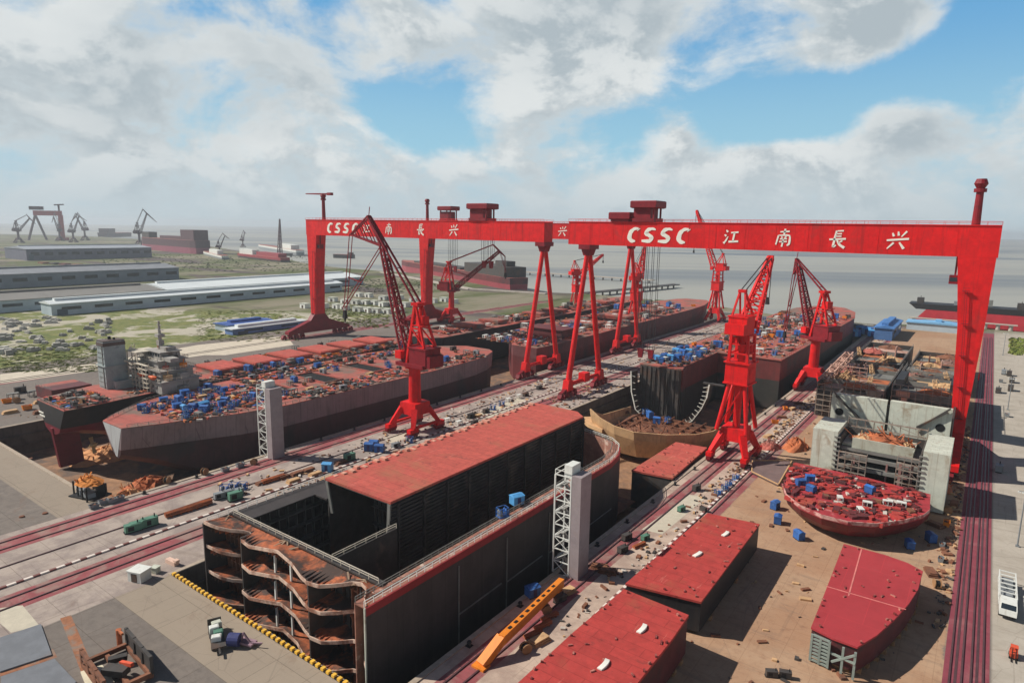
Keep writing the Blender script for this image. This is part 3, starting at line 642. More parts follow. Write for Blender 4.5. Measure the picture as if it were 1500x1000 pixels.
fu = m_.build('funnel', mat('funnel_grey', (150, 158, 156), .6, .1, .3, (108, 112, 110), .4, .2), T)
m_ = MB(); m_.tube((fp.x - 1.0, fp.y, 32.4), (fp.x - 1.0, fp.y, 34), .6); m_.tube((fp.x + .8, fp.y + 1, 32.4), (fp.x + .8, fp.y + 1, 33.6), .45); m_.build('exhaust_pipe', BLACKP, fu)
ap = G(243, 566, 13.2)
acc = mat('superstructure_grey', (158, 153, 146), .7, .12, .3, (112, 100, 92), .42, .2)
m_ = MB(); m_.box((ap.x, ap.y, 15.6), (25, 15, 4.8)); m_.box((ap.x, ap.y, 18.1), (27, 16.8, .3)); m_.box((ap.x - 1, ap.y + .6, 19.9), (20, 13, 3.4)); m_.box((ap.x - 1, ap.y + .6, 21.7), (22.4, 14.6, .3)); m_.box((ap.x - 3, ap.y + 1, 23.3), (15, 11, 3.2)); m_.box((ap.x - 3, ap.y + 1, 25), (17.4, 12.6, .3)); 
sp_ = m_.build('accommodation_block', acc, T)
m_ = MB(); m_.box((ap.x - 2, ap.y + 1, 26.6), (11, 8, 3)); m_.box((ap.x - 2, ap.y + 1, 28.2), (13, 9, .3)); m_.box((ap.x - 2, ap.y - 1, 25.9), (26, 3.4, 1.5)); m_.box((ap.x, ap.y + 2, 29), (5, 4, 1.6)); wh = m_.build('wheelhouse', acc, sp_)
def pane(x0, y0, z0, x1, z1): MB().bx(x0, y0 - .07, z0, x1, y0, z1).build('window', GLASS, sp_)
for k in range(5): pane(ap.x - 6.9 + k * 2.1, ap.y - 2.99, 26.4, ap.x - 5.4 + k * 2.1, 27.6)
for k in range(7):
    for z in (15.2,): pane(ap.x - 11 + k * 3.2, ap.y - 7.49, z, ap.x - 9.9 + k * 3.2, z + 1.2)
    if k < 5: pane(ap.x - 9 + k * 3.4, ap.y - 5.89, 19.4, ap.x - 7.9 + k * 3.4, 20.6)
m_ = MB(); m_.tube((ap.x - 4, ap.y + 1, 28.2), (ap.x - 4, ap.y + 1, 40), .9, .4, 8); m_.bar((ap.x - 7.2, ap.y + 1, 36.5), (ap.x - .8, ap.y + 1, 36.5), .35); m_.bar((ap.x - 6, ap.y + 1, 38.4), (ap.x - 2, ap.y + 1, 38.4), .3); m_.box((ap.x - 4, ap.y + 1, 34), (2.8, 2.8, 1.2)); m_.box((ap.x - 4, ap.y + 1, 31), (2.2, 2.2, 2)); m_.build('radar_mast', acc, sp_)
m_ = MB()       # open platforms and staging between funnel and block
mid = fp.lerp(ap, .45)
for z in (19, 23.5, 28):
    m_.box((mid.x, mid.y + 3, z), (9, 9, .35))
    for a in (-4.2, 4.2):
        for c in (-4.2, 4.2): m_.bar((mid.x + a, mid.y + 3 + c, z - 5.6), (mid.x + a, mid.y + 3 + c, z), .35)
    m_.bar((mid.x - 4.2, mid.y - 1.2, z - 4.5), (mid.x + 4.2, mid.y - 1.2, z), .3)
m_.build('staging', mat('staging_pale', (196, 186, 168), .7, .15, .5), sp_)
for i in range(6): hatch(T, -281, 158 + i * 18.5, 13.25, 19, 13.5, DECK, 1.6)
rail(T, [(-285, 87.3, 13.2), (-260.5, 87.3, 13.2), (-260.5, 95, 13.2), (-264, 146, 13.2)])
# hulls farther along the west dock
T = thing('ship_hull', 'dark low hull with cluttered rusty deck beyond the funnel ship', 'ship', (-282, 300, FLOOR), 'ships and hulls in the docks')
hull(T, [(288, -291, -274, 12, -289, -276, -10), (296, -297, -268, 12, -296, -269, -11), (560, -299, -268, 13, -298, -269, -11), (592, -290, -276, 14, -288, -278, -10)], 4, HULLBLACK, HULLBLACK, DECK3)
for i in range(9): hatch(T, -283, 312 + i * 27, 13, 17, 13, DECK3 if i % 3 else None, 1.4)
T = thing('ship_hull', 'wide red-brown hull behind the hinged legs, deck crowded with scaffolding', 'ship', (-228, 312, FLOOR), 'ships and hulls in the docks')
hull(T, [(304, -221, -204, 12, -219, -205, -10), (316, -232, -203, 12, -230, -203.5, -11), (334, -246, -202.5, 12, -245, -203, -11.2), (352, -254, -202.5, 12, -254, -203, -11.2), (540, -254, -202.5, 13, -254, -203, -11.2), (575, -250, -204, 13.5, -240, -212, -11.2), (602, -242, -210, 14, -231, -220, -10), (612, -236, -216, 14, -227, -225, -6)], 6, mat('hull_brown_red', (112, 66, 66), .65, .2, .15, (86, 64, 64), .45, .06, seam=(10, 3)), HULLRED, DECK3)
m_ = MB(); m_.box((-222, 346, 15), (26, 14, 5)); m_.box((-222, 346, 17.7), (28, 16, .4)); m_.build('deck_block', HULLRED, T)
for i in range(7): hatch(T, -228, 372 + i * 25, 13, 26, 14, DECK3 if i % 2 else None, 1.6)
# foreground midship hull section, open at its near end
T = thing('hull_section', 'huge open midship section with wavy orange decks at its cut end', 'ship section', (-110, 72, FLOOR), 'ships and hulls in the docks')
XL, XR, ZT = -138.2, -83.0, 12.6
side = mat('hull_side_dark', (66, 60, 58), .6, .15, .2, (54, 50, 50), .4, .06, seam=(11, 4, (.7, .68, .66, 1)), streak=(78, 72, 68))
edge = [(71, 0), (164, 0), (172, 1.4), (178, 4), (182, 8.5), (184, 15), (185, 21)]
m_ = MB(); rings = []
for y, dx in edge: rings.append([(XR - dx, y, FLOOR + 3), (XR - dx, y, 11.0), (XR - dx - .35, y, 11.0), (XR - dx - .35, y, FLOOR + 3)])
m_.loft(rings); rings = [[(XR - dx, y, FLOOR + 3), (XR - dx - .35, y, FLOOR + 3), (XR - dx - 3.4, y, FLOOR + .6), (XR - dx - 3.2, y, FLOOR + .4)] for y, dx in edge]; m_.loft(rings)
m_.build('outer_shell', side, T)
m_ = MB(); m_.loft([[(XR - dx + .03, y, 11.0), (XR - dx + .03, y, ZT), (XR - dx - .38, y, ZT), (XR - dx - .38, y, 11.0)] for y, dx in edge]); m_.build('sheer_strake', mat('strake_red', (140, 44, 46), .6, .15, .3, (110, 44, 46), .4, .2), T)
m_ = MB(); m_.loft([[(XR - dx - .4, y, ZT - .3), (XR - dx - .4, y, ZT), (XR - dx - 3.2, y, ZT), (XR - dx - 3.2, y, ZT - .3)] for y, dx in edge])
m_.loft([[(XR - dx - 3.0, y, FLOOR + 2), (XR - dx - 3.0, y, ZT - .31), (XR - dx - 3.25, y, ZT - .31), (XR - dx - 3.25, y, FLOOR + 2)] for y, dx in edge if y > 80 or y == 71]); m_.build('wing_walkway', mat('walkway_rust', (150, 104, 88), .85, .25, .4, (196, 176, 160), .4, .3), T)
rp = [(XR - dx - .5, y, ZT) for y, dx in edge]; rail(T, rp, 1.2, WHITEP, 2.2); rail(T, [(x - 2.4, y, z) for x, y, z in rp], 1.2, STEELMID, 2.2, 'staging_rail')
for k, y in enumerate((96, 113, 131, 150)):
    m_ = MB(); m_.tube((XR + .22, y, -9), (XR + .22, y, 10.0 - .4 * k), .17, n=6); m_.tube((XR + .22, y, -1.2 - k * .3), (XR + .22, y + 15, -.9 - k * .3), .17, n=6); m_.build('drain_pipe', STEELMID, T)
m_ = MB(); m_.bx(XL, 71, FLOOR + .5, XL + .4, 192, ZT - .02); m_.bx(XL + .4, 79, ZT - .4, XL + 6.5, 97, ZT - .05); m_.bx(XL + .4, 97, ZT - .5, XL + 11, 192, ZT - .05); m_.build('outer_shell', side, T)
rail(T, [(XL + .6, 72, ZT), (XL + .6, 112, ZT)], 1.2, WHITEP, 2.4); rail(T, [(XL + 2, 77.6, ZT + .35), (XR - 4, 77.6, ZT + .35)], 1.1, mat('staging_pale', (196, 186, 168), .7, .15, .5), 2.6, 'staging_rail'); rail(T, [(-102.4, 79, 12.2), (-102.4, 97, 12.2)], 1.1, mat('staging_pale', ()), 2.6, 'staging_rail')
m_ = MB(); m_.bx(XL + .4, 78, FLOOR + .6, XR - 3.3, 78.5, ZT); m_.bx(XL + .4, 77.4, ZT, XR - 3.3, 78.9, ZT + .35)
for x in range(int(XL) + 2, int(XR) - 3, 2): m_.bx(x, 77.6, FLOOR + 1, x + .25, 77.99, ZT - .3)
m_.build('transverse_bulkhead', STEEL, T)
m_ = MB(); m_.bx(XL + .4, 78.6, -9.4, XR - 3.5, 190, -9.0); m_.build('tank_top', RUSTD, T)
m_ = MB()
for k in range(14): m_.bar((-126 + k * 1.3, 88 + (k * 37 % 9), -8.6), (-124 + k * 1.35, 93 + (k * 53 % 9), -8.0), .6)
m_.build('loose_pipework', RUST, T); MB().bx(-126, 78.6, 3.6, -102.7, 84, 3.9).build('stringer', STEEL, T); MB().bx(-110, 84, 3.6, -102.7, 96, 3.9).build('stringer', STEEL, T); m_ = MB()
for k in range(12): m_.bar((-112 + k * .7, 80 + (k * 37 % 6), 4.1), (-111 + k * .72, 85 + (k * 53 % 5), 4.5 + (k % 4) * .3), .35)
m_.build('loose_pipework', RUST, T)
wavy = [(0, .2), (.05, .2), (.09, .8), (.13, 2.4), (.16, 4.4), (.19, 5.4), (.205, 5.2), (.212, 2.2), (.28, 1.8), (.36, 2.2), (.46, 2.8), (.56, 2.2), (.64, 1.0), (.674, .7), (.68, .5), (.74, .9), (.80, 2.6), (.85, 4.4), (.89, 4.8), (.93, 4.0), (.97, 1.4), (1, .3)]
plates = mat('cut_deck_orange', (172, 96, 62), .88, .3, .35, (74, 60, 54), .54, .2, streak=(84, 62, 52))
for k, z in enumerate((ZT - .4, 6.4, .2, -6.0)):
    xs = [(XL + .45 + (XR - XL - .9) * t, 71.1 + d * .9 + (.3 * sin(9 * t + k)), z + (.95 * sin(14 * t + 1.2))) for t, d in wavy]
    m_ = MB(); n = len(xs)
    for j in range(44):                        # stiffeners under the plate
        x = XL + 1.4 + j * 1.2; i_ = max(0, min(n - 2, [i for i in range(n) if xs[i][0] <= x][-1])); t_ = (x - xs[i_][0]) / max(.01, xs[i_ + 1][0] - xs[i_][0]); y_ = lerp(xs[i_][1], xs[i_ + 1][1], t_) + .25
        m_.bx(x - .06, y_, z - 1.15, x + .06, 77.94, z - .36)
        if j % 3 == 0 and k < 3: m_.bx(x - .05, 77.2, z - 5.6, x + .05, 77.94, z - 1.1)
    m_.loft([[(x, y, zz), (x, y, zz - .35), (x, 77.95, z - .35), (x, 77.95, z)] for x, y, zz in xs]); m_.build('cut_deck', plates, T)
    m_ = MB()
    for a, b_ in zip(xs, xs[1:]): m_.bar((a[0], a[1] - .12, a[2] - .2), (b_[0], b_[1] - .12, b_[2] - .2), .16, .75)
    m_.build('edge_girder', mat('edge_pale', (206, 176, 156), .8, .2, .4, (150, 104, 84), .5, .3), T)
for t, dy in ((.2, 4.9), (.212, 2.0), (.674, .6), (.87, 4.6)):
    x = XL + (XR - XL) * t; m_ = MB(); m_.bx(x - .18, 71.2 + dy, FLOOR + .8, x + .18, 77.9, ZT - .8); m_.build('longitudinal_bulkhead', STEEL, T)
for t in (.41, .51):
    x = XL + (XR - XL) * t; m_ = MB(); m_.bar((x, 74.2, -5.6), (x, 74.2, 6.2), .4); m_.bar((x, 74.4, 6.2), (x, 74.4, 12.0), .4); m_.build('prop', WHITEP, T)
for x0, x1 in ((XL + .5, XL + 10.6), (XR - 10.6, XR - .5)):   # frames seen in the open wing tanks
    m_ = MB()
    for z in (-9, -4.2, -2.4, 2, 3.8, 8.2, 10): m_.bx(x0, 76.2, z, x1, 76.6, z + .35)
    for k in range(6): x = lerp(x0, x1, (k + .5) / 6); m_.bx(x - .12, 75.8, -10, x + .12, 76.9, 11.6)
    m_.build('web_frame', RUSTD, T)
m_ = MB()
for z in range(-10, 12, 1): m_.bx(XR - .9, 71.2, z, XR - .4, 73.2, z + .22)
m_.bx(XR - .38, 70.7, -10, XR - .1, 71.0, ZT); m_.build('shell_frames', CREAM, T)
for k in range(12):
    x = XL + 3 + (k * 23 % 47); o = MB().bar((x, 74.6 + (k * 7 % 3), ZT - .1), (x + ((k * 13) % 5) - 2, 77 + (k * 3 % 2), ZT + .1 + (k % 3) * .1), .3, .12).build('timber_plank', mat('plank_pale', (150, 126, 104), .9, .2, .5))
    tag(o, '', 'plank', 'planks on the cut deck')
for i, o in enumerate(sorted([o for o in bpy.data.objects if o.name.startswith('timber_plank')], key=lambda o: o.location.x)): o['label'] = f'pale plank on the topmost orange cut deck, {nth(i)} from the hut side'
m_ = MB()
for k in range(40):
    y = 79.4 + k * 2.6; m_.bx(XL + .42, y, -8.9, XL + 1.3, y + .25, 12)
for z in (-5, -1, 3, 7, 10.5): m_.bx(XL + .42, 79, z, XL + 2.2, 190, z + .25)
m_.build('shell_frames', STEELMID, T)
m_ = MB()
for k in range(34): y = 80 + k * 2.5; m_.bx(XR - 4.1, y, -8.9, XR - 3.3, y + .22, 12)
for z in (-5, -1, 3, 7, 10.5): m_.bx(XR - 4.8, 79, z, XR - 3.3, 166, z + .22)
m_.build('shell_frames', STEELMID, T)
m_ = MB()
for k in range(18): x = XL + 4 + k * 2; m_.bx(x, 78.52, -8.9, x + .22, 79.3, 12)
for z in (-4, 1, 6, 10): m_.bx(XL + 3, 78.52, z, -103, 79.9, z + .22)
m_.build('bulkhead_stiffeners', STEELMID, T)
# the decked block standing in that section
T = thing('deck_block', 'long flat red deck block raised above the open midship section, dark stiffened side below', 'ship section', (-116, 97, -9), 'red deck blocks')
m_ = MB(); m_.prism([(-127.4, 97), (-104.2, 97), (-104.4, 184.5), (-109, 188.5), (-124, 189), (-127.4, 188)], 17.4, 18); m_.build('deck', DECK, T)
m_ = MB(); m_.bx(-127.2, 97.4, -9, -126.8, 186, 17.39); m_.bx(-126.5, 112, -9, -105.4, 112.4, 17.39); m_.build('inner_bulkhead', STEEL, T)
m_ = MB(); m_.bx(-105.2, 97.3, -8.9, -104.8, 186, 17.39); m_.bx(-102.6, 78.6, -8.9, -102.2, 97.2, 12.2); m_.bx(-105.2, 97.0, -8.9, -102.2, 97.28, 12.2)
for k in range(27):
    z = -8 + k * .95; m_.bx(-104.79, 97.6, z, -104.25, 185.8, z + .16)
for k in range(11):
    y = 99 + k * 8.5; m_.bx(-104.24, y, -8.5, -103.7, y + .4, 17)
m_.build('stiffened_side', mat('side_dark_steel', (60, 56, 54), .65, .25, .3, (92, 80, 70), .42, .15), T)
MB().bar((-104.7, 97.1, 17.2), (-105.8, 97.6, 9), .9, .4).build('bracket', STEELMID, T); MB().bar((-126.9, 97.1, 17.2), (-125.8, 97.6, 9), .9, .4).build('bracket', STEELMID, T)
m_ = MB()
for k in range(40):
    y = 99 + k * 2.2; m_.bx(-127.0 + (k % 3) * .3, y, 18.004, -126.1 + (k * 7 % 5) * .35, y + 1.1, 18.12 + (k % 4) * .18)
tag(m_.build('lifting_lugs', mat('lug_pale', (206, 150, 128), .8, .2, .5), T), kind='stuff')  # row of small lifting lugs along the deck edge, one mesh
m_ = MB()
for k in range(13): x = -125.8 + k * 1.6; m_.bx(x, 111.2, -8.5, x + .25, 111.98, 17)
for z in (-4, 1, 6, 11): m_.bx(-126.4, 110.6, z, -105.5, 111.98, z + .25)
for k in range(8): y = 98.5 + k * 1.7; m_.bx(-126.6, y, 16.2, -105, y + .3, 17.38)
m_.build('deck_beams', STEELMID, T)
# tan lower bow block behind it
T = thing('hull_section', 'tan bowl-shaped lower hull block with rusty inside and pointed tip', 'ship section', (-104, 245, FLOOR), 'ships and hulls in the docks')
rimo = [(-82, 283, -1), (-81.5, 262, .5), (-81.5, 248, 1.6), (-84.5, 238, 2.2), (-93, 229, 2.6), (-104, 223.6, 2.8), (-113, 224.2, 3.4), (-121, 227, 4.6), (-127.5, 230.5, 6.4), (-130, 238, 3), (-133, 252, -2), (-134, 283, -5)]
mcx, mcy = -107, 268
def shrink(p, f, z): return (lerp(mcx, p[0], f), lerp(mcy, p[1], f), z)
m_ = MB(); m_.loft([rimo, [shrink(p, .985, p[2] - 3.5) for p in rimo], [shrink(p, .90, -8.6) for p in rimo], [shrink(p, .72, -11) for p in rimo], [shrink(p, .71, -10.4) for p in rimo], [shrink(p, .885, -8.2) for p in rimo], [shrink(p, .97, p[2] - 3.4) for p in rimo], [shrink(p, .985, p[2]) for p in rimo], rimo], cap=False, closed=False); m_.build('shell_plating', TANSTEEL, T)
m_ = MB(); m_.prism([shrink(p, .85, 0)[:2] for p in rimo], -7.5, -7.2)
for k in range(9): m_.bx(-126 + k * 5, 238, -7.2, -125.7 + k * 5, 282, -5.6 - (k % 3) * .3)
for k in range(8): m_.bx(-126, 240 + k * 5.4, -7.2, -86, 240.3 + k * 5.4, -5.9)
m_.build('floor_frames', RUSTD, T)
BOWL = T
m_ = MB(); m_.prism([(-136, 236), (-127, 229), (-119, 226), (-120, 231), (-131, 240)], -1.2, .2); m_.build('bulb_plate', TANSTEEL, T)
# loaded hull in the middle dock with its open cross-section
T = thing('ship_hull', 'long dark red hull with crowded deck, open U-shaped cut end towards the tan bowl', 'ship', (-106, 288, FLOOR), 'ships and hulls in the docks')
pr = [(-134, 291), (-112, 291), (-114, 300), (-114, 346), (-81, 346), (-80.2, 400), (-80.2, 560), (-86, 600), (-98, 628), (-110, 634), (-122, 628), (-132, 600), (-135, 560), (-135, 330)]
m_ = MB(); m_.prism(pr, 14.6, 15.2); m_.build('deck', DECK3, T)
pr2 = [(x + (.4 if x < -106 else -.4), y + .5) for x, y in pr]
m_ = MB(); m_.prism(pr2, 4, 14.59); m_.build('topside', mat('hull_red_brown', (112, 52, 50), .6, .2, .15, (84, 58, 54), .45, .06, streak=(66, 52, 50)), T)
m_ = MB(); m_.prism(pr2, -11, 3.99); m_.build('bottom_plating', mat('hull_green_black', (58, 56, 52), .6, .2, .15, (84, 56, 52), .42, .05), T)
U = [(-135.3, 12), (-134.6, 2), (-132, -6.5), (-127, -10), (-118, -11.4), (-110, -11), (-103.5, -7), (-99.5, -.5), (-97.4, 5), (-96.6, 11.4)]
m_ = MB(); m_.loft([[(x, 284, z), (x, 290.4, z), (lerp(-116, x, .965), 290.4, lerp(4, z, .96)), (lerp(-116, x, .965), 284, lerp(4, z, .96))] for x, z in U]); 
m_.bx(-99.5, 284.5, 11.4, -90, 286, 12); m_.build('shell_ring', STEEL, T)
m_ = MB()
for a, b_ in zip(U, U[1:]): m_.bar((a[0] + .3, 283.8, a[1] + .2), (b_[0] + .3, 283.8, b_[1] + .2), .55, .3)
for k in range(26):
    t = (k + .5) / 26 * (len(U) - 1); i = int(t); p = Vector((lerp(U[i][0], U[i + 1][0], t - i), 0, lerp(U[i][1], U[i + 1][1], t - i))); c = p.lerp(Vector((-116, 0, 5)), .12)
    m_.bar((p.x, 283.9, p.z), (c.x, 284.2, c.z), .2)
m_.build('frame_edge', mat('frame_pale', (212, 210, 198), .7, .08, .5), T)
m_ = MB(); m_.bx(-133.4, 290.5, -10.8, -112.4, 290.9, 14.55)
for k in range(9): x = -132.5 + k * 2.4; m_.bx(x, 290.1, -10, x + .3, 290.49, 14.3)
m_.bar((-126, 289.8, -8), (-126, 289.8, 13), .5); m_.bar((-119, 289.8, -8), (-119, 289.8, 13), .5)
m_.build('transverse_bulkhead', STEEL, T)
rail(T, [(-114.2, 300, 15.2), (-114.2, 346, 15.2)]); rail(T, [(-81, 346, 15.2), (-80.5, 560, 15.2)], 1.3, DECK2, 4)
# ------------------------------------------------------------------ blocks on the ground
def flatblock(name, label, pts, z0, z1, dm, sm, th=.5, marks=(), side_h=None, group='red deck blocks', legs=True):
    cx = sum(p[0] for p in pts) / len(pts); cy = sum(p[1] for p in pts) / len(pts)
    T = thing(name, label, 'ship block', (cx, cy, z0), group)
    m_ = MB(); m_.prism(pts, z1 - th, z1); m_.build('deck', dm, T)
    ins = [(lerp(cx, x, .985), lerp(cy, y, .985)) for x, y in pts]
    m_ = MB(); m_.prism(ins, z0 + (.9 if legs else 0), z1 - th - .004)
    m_.build('sides', sm, T)
    if legs:
        for i in range(len(ins)):
            a, b_ = ins[i], ins[(i + 1) % len(ins)]
            for t in (.15, .6): MB().box((lerp(cx, lerp(a[0], b_[0], t), .95), lerp(cy, lerp(a[1], b_[1], t), .95), z0 + .45), (1.2, 1.2, .9)).build('keel_block', WOOD, T)
    m_ = MB()
    n = len(pts)
    for i in range(n):
        a, b_ = Vector((*pts[i], z1)), Vector((*pts[(i + 1) % n], z1)); k = max(2, int((b_ - a).length / 2.1))
        for j in range(k):
            if random.random() < .3:
                p = a.lerp(b_, (j + .5) / k); q = p.lerp(Vector((cx, cy, z1)), .03 + random.random() * .05); m_.box((q.x, q.y, z1 + .2), (.5, .3, .4), random.random() * 3)
    for _ in range(14):
        i = random.randrange(n); a, b_ = pts[i], pts[(i + 1) % n]; t, f = random.random(), random.random() ** .5
        x, y = lerp(cx, lerp(a[0], b_[0], t), f * .93), lerp(cy, lerp(a[1], b_[1], t), f * .93); m_.box((x, y, z1 + .12), (.5 + random.random() * .6, .3, .24), random.random() * 3)
    tag(m_.build('deck_fittings', mat('lug_dark', (120, 48, 46), .8, .25, .6, (184, 120, 106), .5, .8), T), kind='stuff')
    for (x, y, a) in marks:
        m_ = MB(); c, s_ = cos(a), sin(a)
        m_.loft([[(x + c * t * 1.5 - s_ * (o_ + t * t * .3), y + s_ * t * 1.5 + c * (o_ + t * t * .3), z1 + zz) for o_, zz in ((-.42, .02), (-.42, .45 - .2 * t * t), (.42, .45 - .2 * t * t), (.42, .02))] for t in (-1, -.6, -.2, .2, .6, 1)])
        m_.build('manhole_cover', mat('cover_white', (226, 222, 210), .6, .05, .5), T)
    return T
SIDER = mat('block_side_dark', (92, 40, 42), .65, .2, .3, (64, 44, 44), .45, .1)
def wp(pts, z): return [(G(u, v, z).x, G(u, v, z).y) for u, v in pts]
flatblock('deck_block', 'smallest flat red deck block, beside the tall trestle crane in the middle dock', wp([(925, 688), (985, 700), (1036, 655), (990, 647)], 1.2), FLOOR, 1.2, DECK, STEEL, .6, legs=False)
for (u, v) in ():
    pass
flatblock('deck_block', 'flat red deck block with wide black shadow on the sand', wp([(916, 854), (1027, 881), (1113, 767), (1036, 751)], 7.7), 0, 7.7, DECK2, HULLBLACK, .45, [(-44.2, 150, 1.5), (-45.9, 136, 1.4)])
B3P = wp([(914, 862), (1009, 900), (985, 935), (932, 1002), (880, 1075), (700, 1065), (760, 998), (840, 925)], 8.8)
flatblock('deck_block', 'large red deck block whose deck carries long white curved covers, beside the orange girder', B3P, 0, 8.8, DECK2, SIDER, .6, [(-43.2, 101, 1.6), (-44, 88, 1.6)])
T4 = flatblock('curved_block', 'crimson curved-side deck block with open framed end, standing next to the red track', wp([(1188, 918), (1220, 934), (1256, 947), (1284, 930), (1310, 907), (1331, 884), (1345, 862), (1352, 836), (1330, 824), (1296, 812), (1262, 803), (1236, 796), (1222, 832), (1208, 868)], 6.2), 0, 6.2, mat('deck_bright_crimson', (168, 56, 60), .7, .08, .2, (160, 68, 66), .36, .08, seam=(12, 12, (1.2, 1.1, 1.1, 1))), SIDER, .4)
m_ = MB()
a4, b4 = G(1190, 922, 6.2), G(1256, 950, 6.2)
for k in range(8):
    z = .6 + k * .72; m_.bar((a4.x + .4, a4.y - .5, z), (lerp(a4.x, b4.x, .42), lerp(a4.y, b4.y, .42) - .5, z), .35)
for t in (0.02, .22, .42, .72, .98): m_.bar((lerp(a4.x, b4.x, t), lerp(a4.y, b4.y, t) - .5, .3), (lerp(a4.x, b4.x, t), lerp(a4.y, b4.y, t) - .5, 5.7), .4)
m_.bar((lerp(a4.x, b4.x, .5), lerp(a4.y, b4.y, .5) - .6, 2), (lerp(a4.x, b4.x, .98), lerp(a4.y, b4.y, .98) - .6, 5.2), .35); m_.bar((lerp(a4.x, b4.x, .42), a4.y - .7, 3.4), (b4.x, b4.y - .7, 3.6), .35)
m_.build('end_frames', mat('frame_greenish', (132, 142, 134), .7, .15, .5), T4)
# round-fronted stern block with a crowded deck
T = thing('stern_block', 'dark red half-moon shaped block with littered deck, in front of the open box section', 'ship block', (-24, 185, 0), 'ship blocks on the sand yard')
zd = 6.5
front = wp([(1146, 712), (1152, 728), (1172, 744), (1203, 758), (1242, 768), (1282, 771), (1322, 766), (1352, 758), (1362, 750)], zd)
back = [(-6.5, 214), (-24, 217), (-44, 217)]
ol = front + back
m_ = MB(); m_.prism(ol, zd - .3, zd); m_.build('deck', mat('deck_wine', (160, 52, 58), .8, .2, .5, (196, 140, 132), .38, .25), T)
fr0 = [(lerp(-25, x, 1.0), y, zd - .31) for x, y in front]
m_ = MB(); m_.loft([fr0, [(lerp(-25, x, .985), y + 1.2, 4.2) for x, y in front], [(lerp(-25, x, .93), y + 4.5, 1.6) for x, y in front], [(lerp(-25, x, .85), y + 9, .4) for x, y in front], [(lerp(-25, x, .8), y + 12, .4) for x, y in front], [(lerp(-25, x, .97), y + 2, zd - .31) for x, y in front]], cap=False, closed=False)
m_.build('shell_plating', mat('shell_wine', (112, 34, 38), .5, .2, .3, (80, 40, 40), .45, .12, streak=(78, 38, 38)), T)
m_ = MB(); m_.loft([[(x, y - .15, zd), (x, y - .15, zd + .9), (x, y + .15, zd + .9), (x, y + .15, zd)] for x, y in front]); m_.build('bulwark', mat('bulwark_pale', (196, 150, 140), .8, .3, .5, (150, 60, 60), .5, .4), T)
m_ = MB()
for k in range(9): p = front[k]; MB().box((lerp(-25, p[0], .8), p[1] + 12.5, .35), (1.4, 1.4, .7)).build('keel_block', WOOD, T)

# open box section behind it
T = thing('box_section', 'open pale-sided box section with dark shelves inside and rusty rubble-strewn upper deck', 'ship block', (-21, 230, 0), 'ship blocks on the sand yard')
def wing(x0, x1, y0, y1, z1, nm='side_tank'):
    m_ = MB(); m_.bx(x0, y0, .4, x1, y1, z1)
    w_ = m_.build(nm, CREAM, T)
    for k in range(int((z1 - 1) / 1.5)):
        xx = x1 if x0 < -30 else x0
        MB().bx(xx - .9, y0 - .35, 1 + k * 1.5, xx + .9, y0 - .01, 1.35 + k * 1.5).build('frame_edge', STEELMID, w_)
wing(-40.3, -33.0, 221.5, 238, 17.8); wing(-9.6, -3.0, 217, 238, 17.9)
m_ = MB(); m_.bx(-32.9, 236, .4, -9.7, 236.4, 16); m_.bx(-32.6, 221.6, .4, -32.2, 236, 16.2); m_.bx(-10.3, 218, .4, -9.9, 236, 16.2); m_.build('inner_bulkhead', STEEL, T)
for k, (z, y0) in enumerate(((3.2, 222.5), (7.4, 221), (10.4, 222.2), (12.6, 223))):
    m_ = MB(); m_.bx(-32.1, y0, z, -10.4, 235.9, z + .4); m_.bx(-32.1, y0 - .3, z - .5, -10.4, y0 - .02, z + .5); m_.build('shelf_deck', STEELMID if k else RUSTD, T)
for x in (-28, -19, -13): MB().bx(x, 221.8, .4, x + .5, 222.2, 10.3).build('prop', mat('frame_rosy', (140, 104, 98), .8, .2, .5), T)
m_ = MB(); m_.bx(-15.5, 220.2, .4, -14.6, 220.6, 12); m_.bx(-12.4, 220.2, .4, -11.7, 220.6, 12)
for k in range(9): m_.bx(-14.6, 220.25, 1 + k * 1.25, -12.4, 220.55, 1.25 + k * 1.25)
m_.build('ladder_frame', mat('frame_rosy', ()), T)
m_ = MB(); m_.bx(-29, 223.2, 13.1, -12.4, 223.6, 16.4); m_.bx(-32, 225, 13.1, -29, 236, 13.6); m_.bx(-29, 223.62, 13.1, -12.4, 236, 14.6); m_.build('upper_deck', CREAM, T)
def heap(name, label, cat, cx, cy, z, rx, ry, h, m_at, group=None, n=14, parent=None, rough_=.35):
    m_ = MB(); rings = []; K = 18
    for j in range(5):
        f = 1 - j / 4.3; rings.append([(cx + rx * f * cos(2 * pi * i / K) * (1 + (random.random() - .5) * rough_), cy + ry * f * sin(2 * pi * i / K) * (1 + (random.random() - .5) * rough_), z + h * (1 - f ** 1.7) * (1 + (random.random() - .5) * rough_) * (1 if j else 0)) for i in range(K)])
    m_.loft(rings)
    for _ in range(n):
        a, r = random.random() * 6.28, random.random() ** .5; x, y = cx + rx * r * cos(a) * .9, cy + ry * r * sin(a) * .9; zz = z + h * (1 - r ** 1.7) * .8
        d = Vector((random.random() - .5, random.random() - .5, (random.random() - .4) * .7)).normalized() * (rx * (.15 + .3 * random.random()))
        m_.bar((x, y, zz + .2), (x + d.x, y + d.y, zz + .5 + abs(d.z)), .22 + .25 * random.random(), .1 + .1 * random.random())
    o = m_.build(name, m_at, parent)
    if label: tag(o, label, cat, group)
    return o
heap('deck_rubble', None, None, -21, 230, 14.4, 9.5, 5.2, 2.6, RUST, parent=T, n=40)
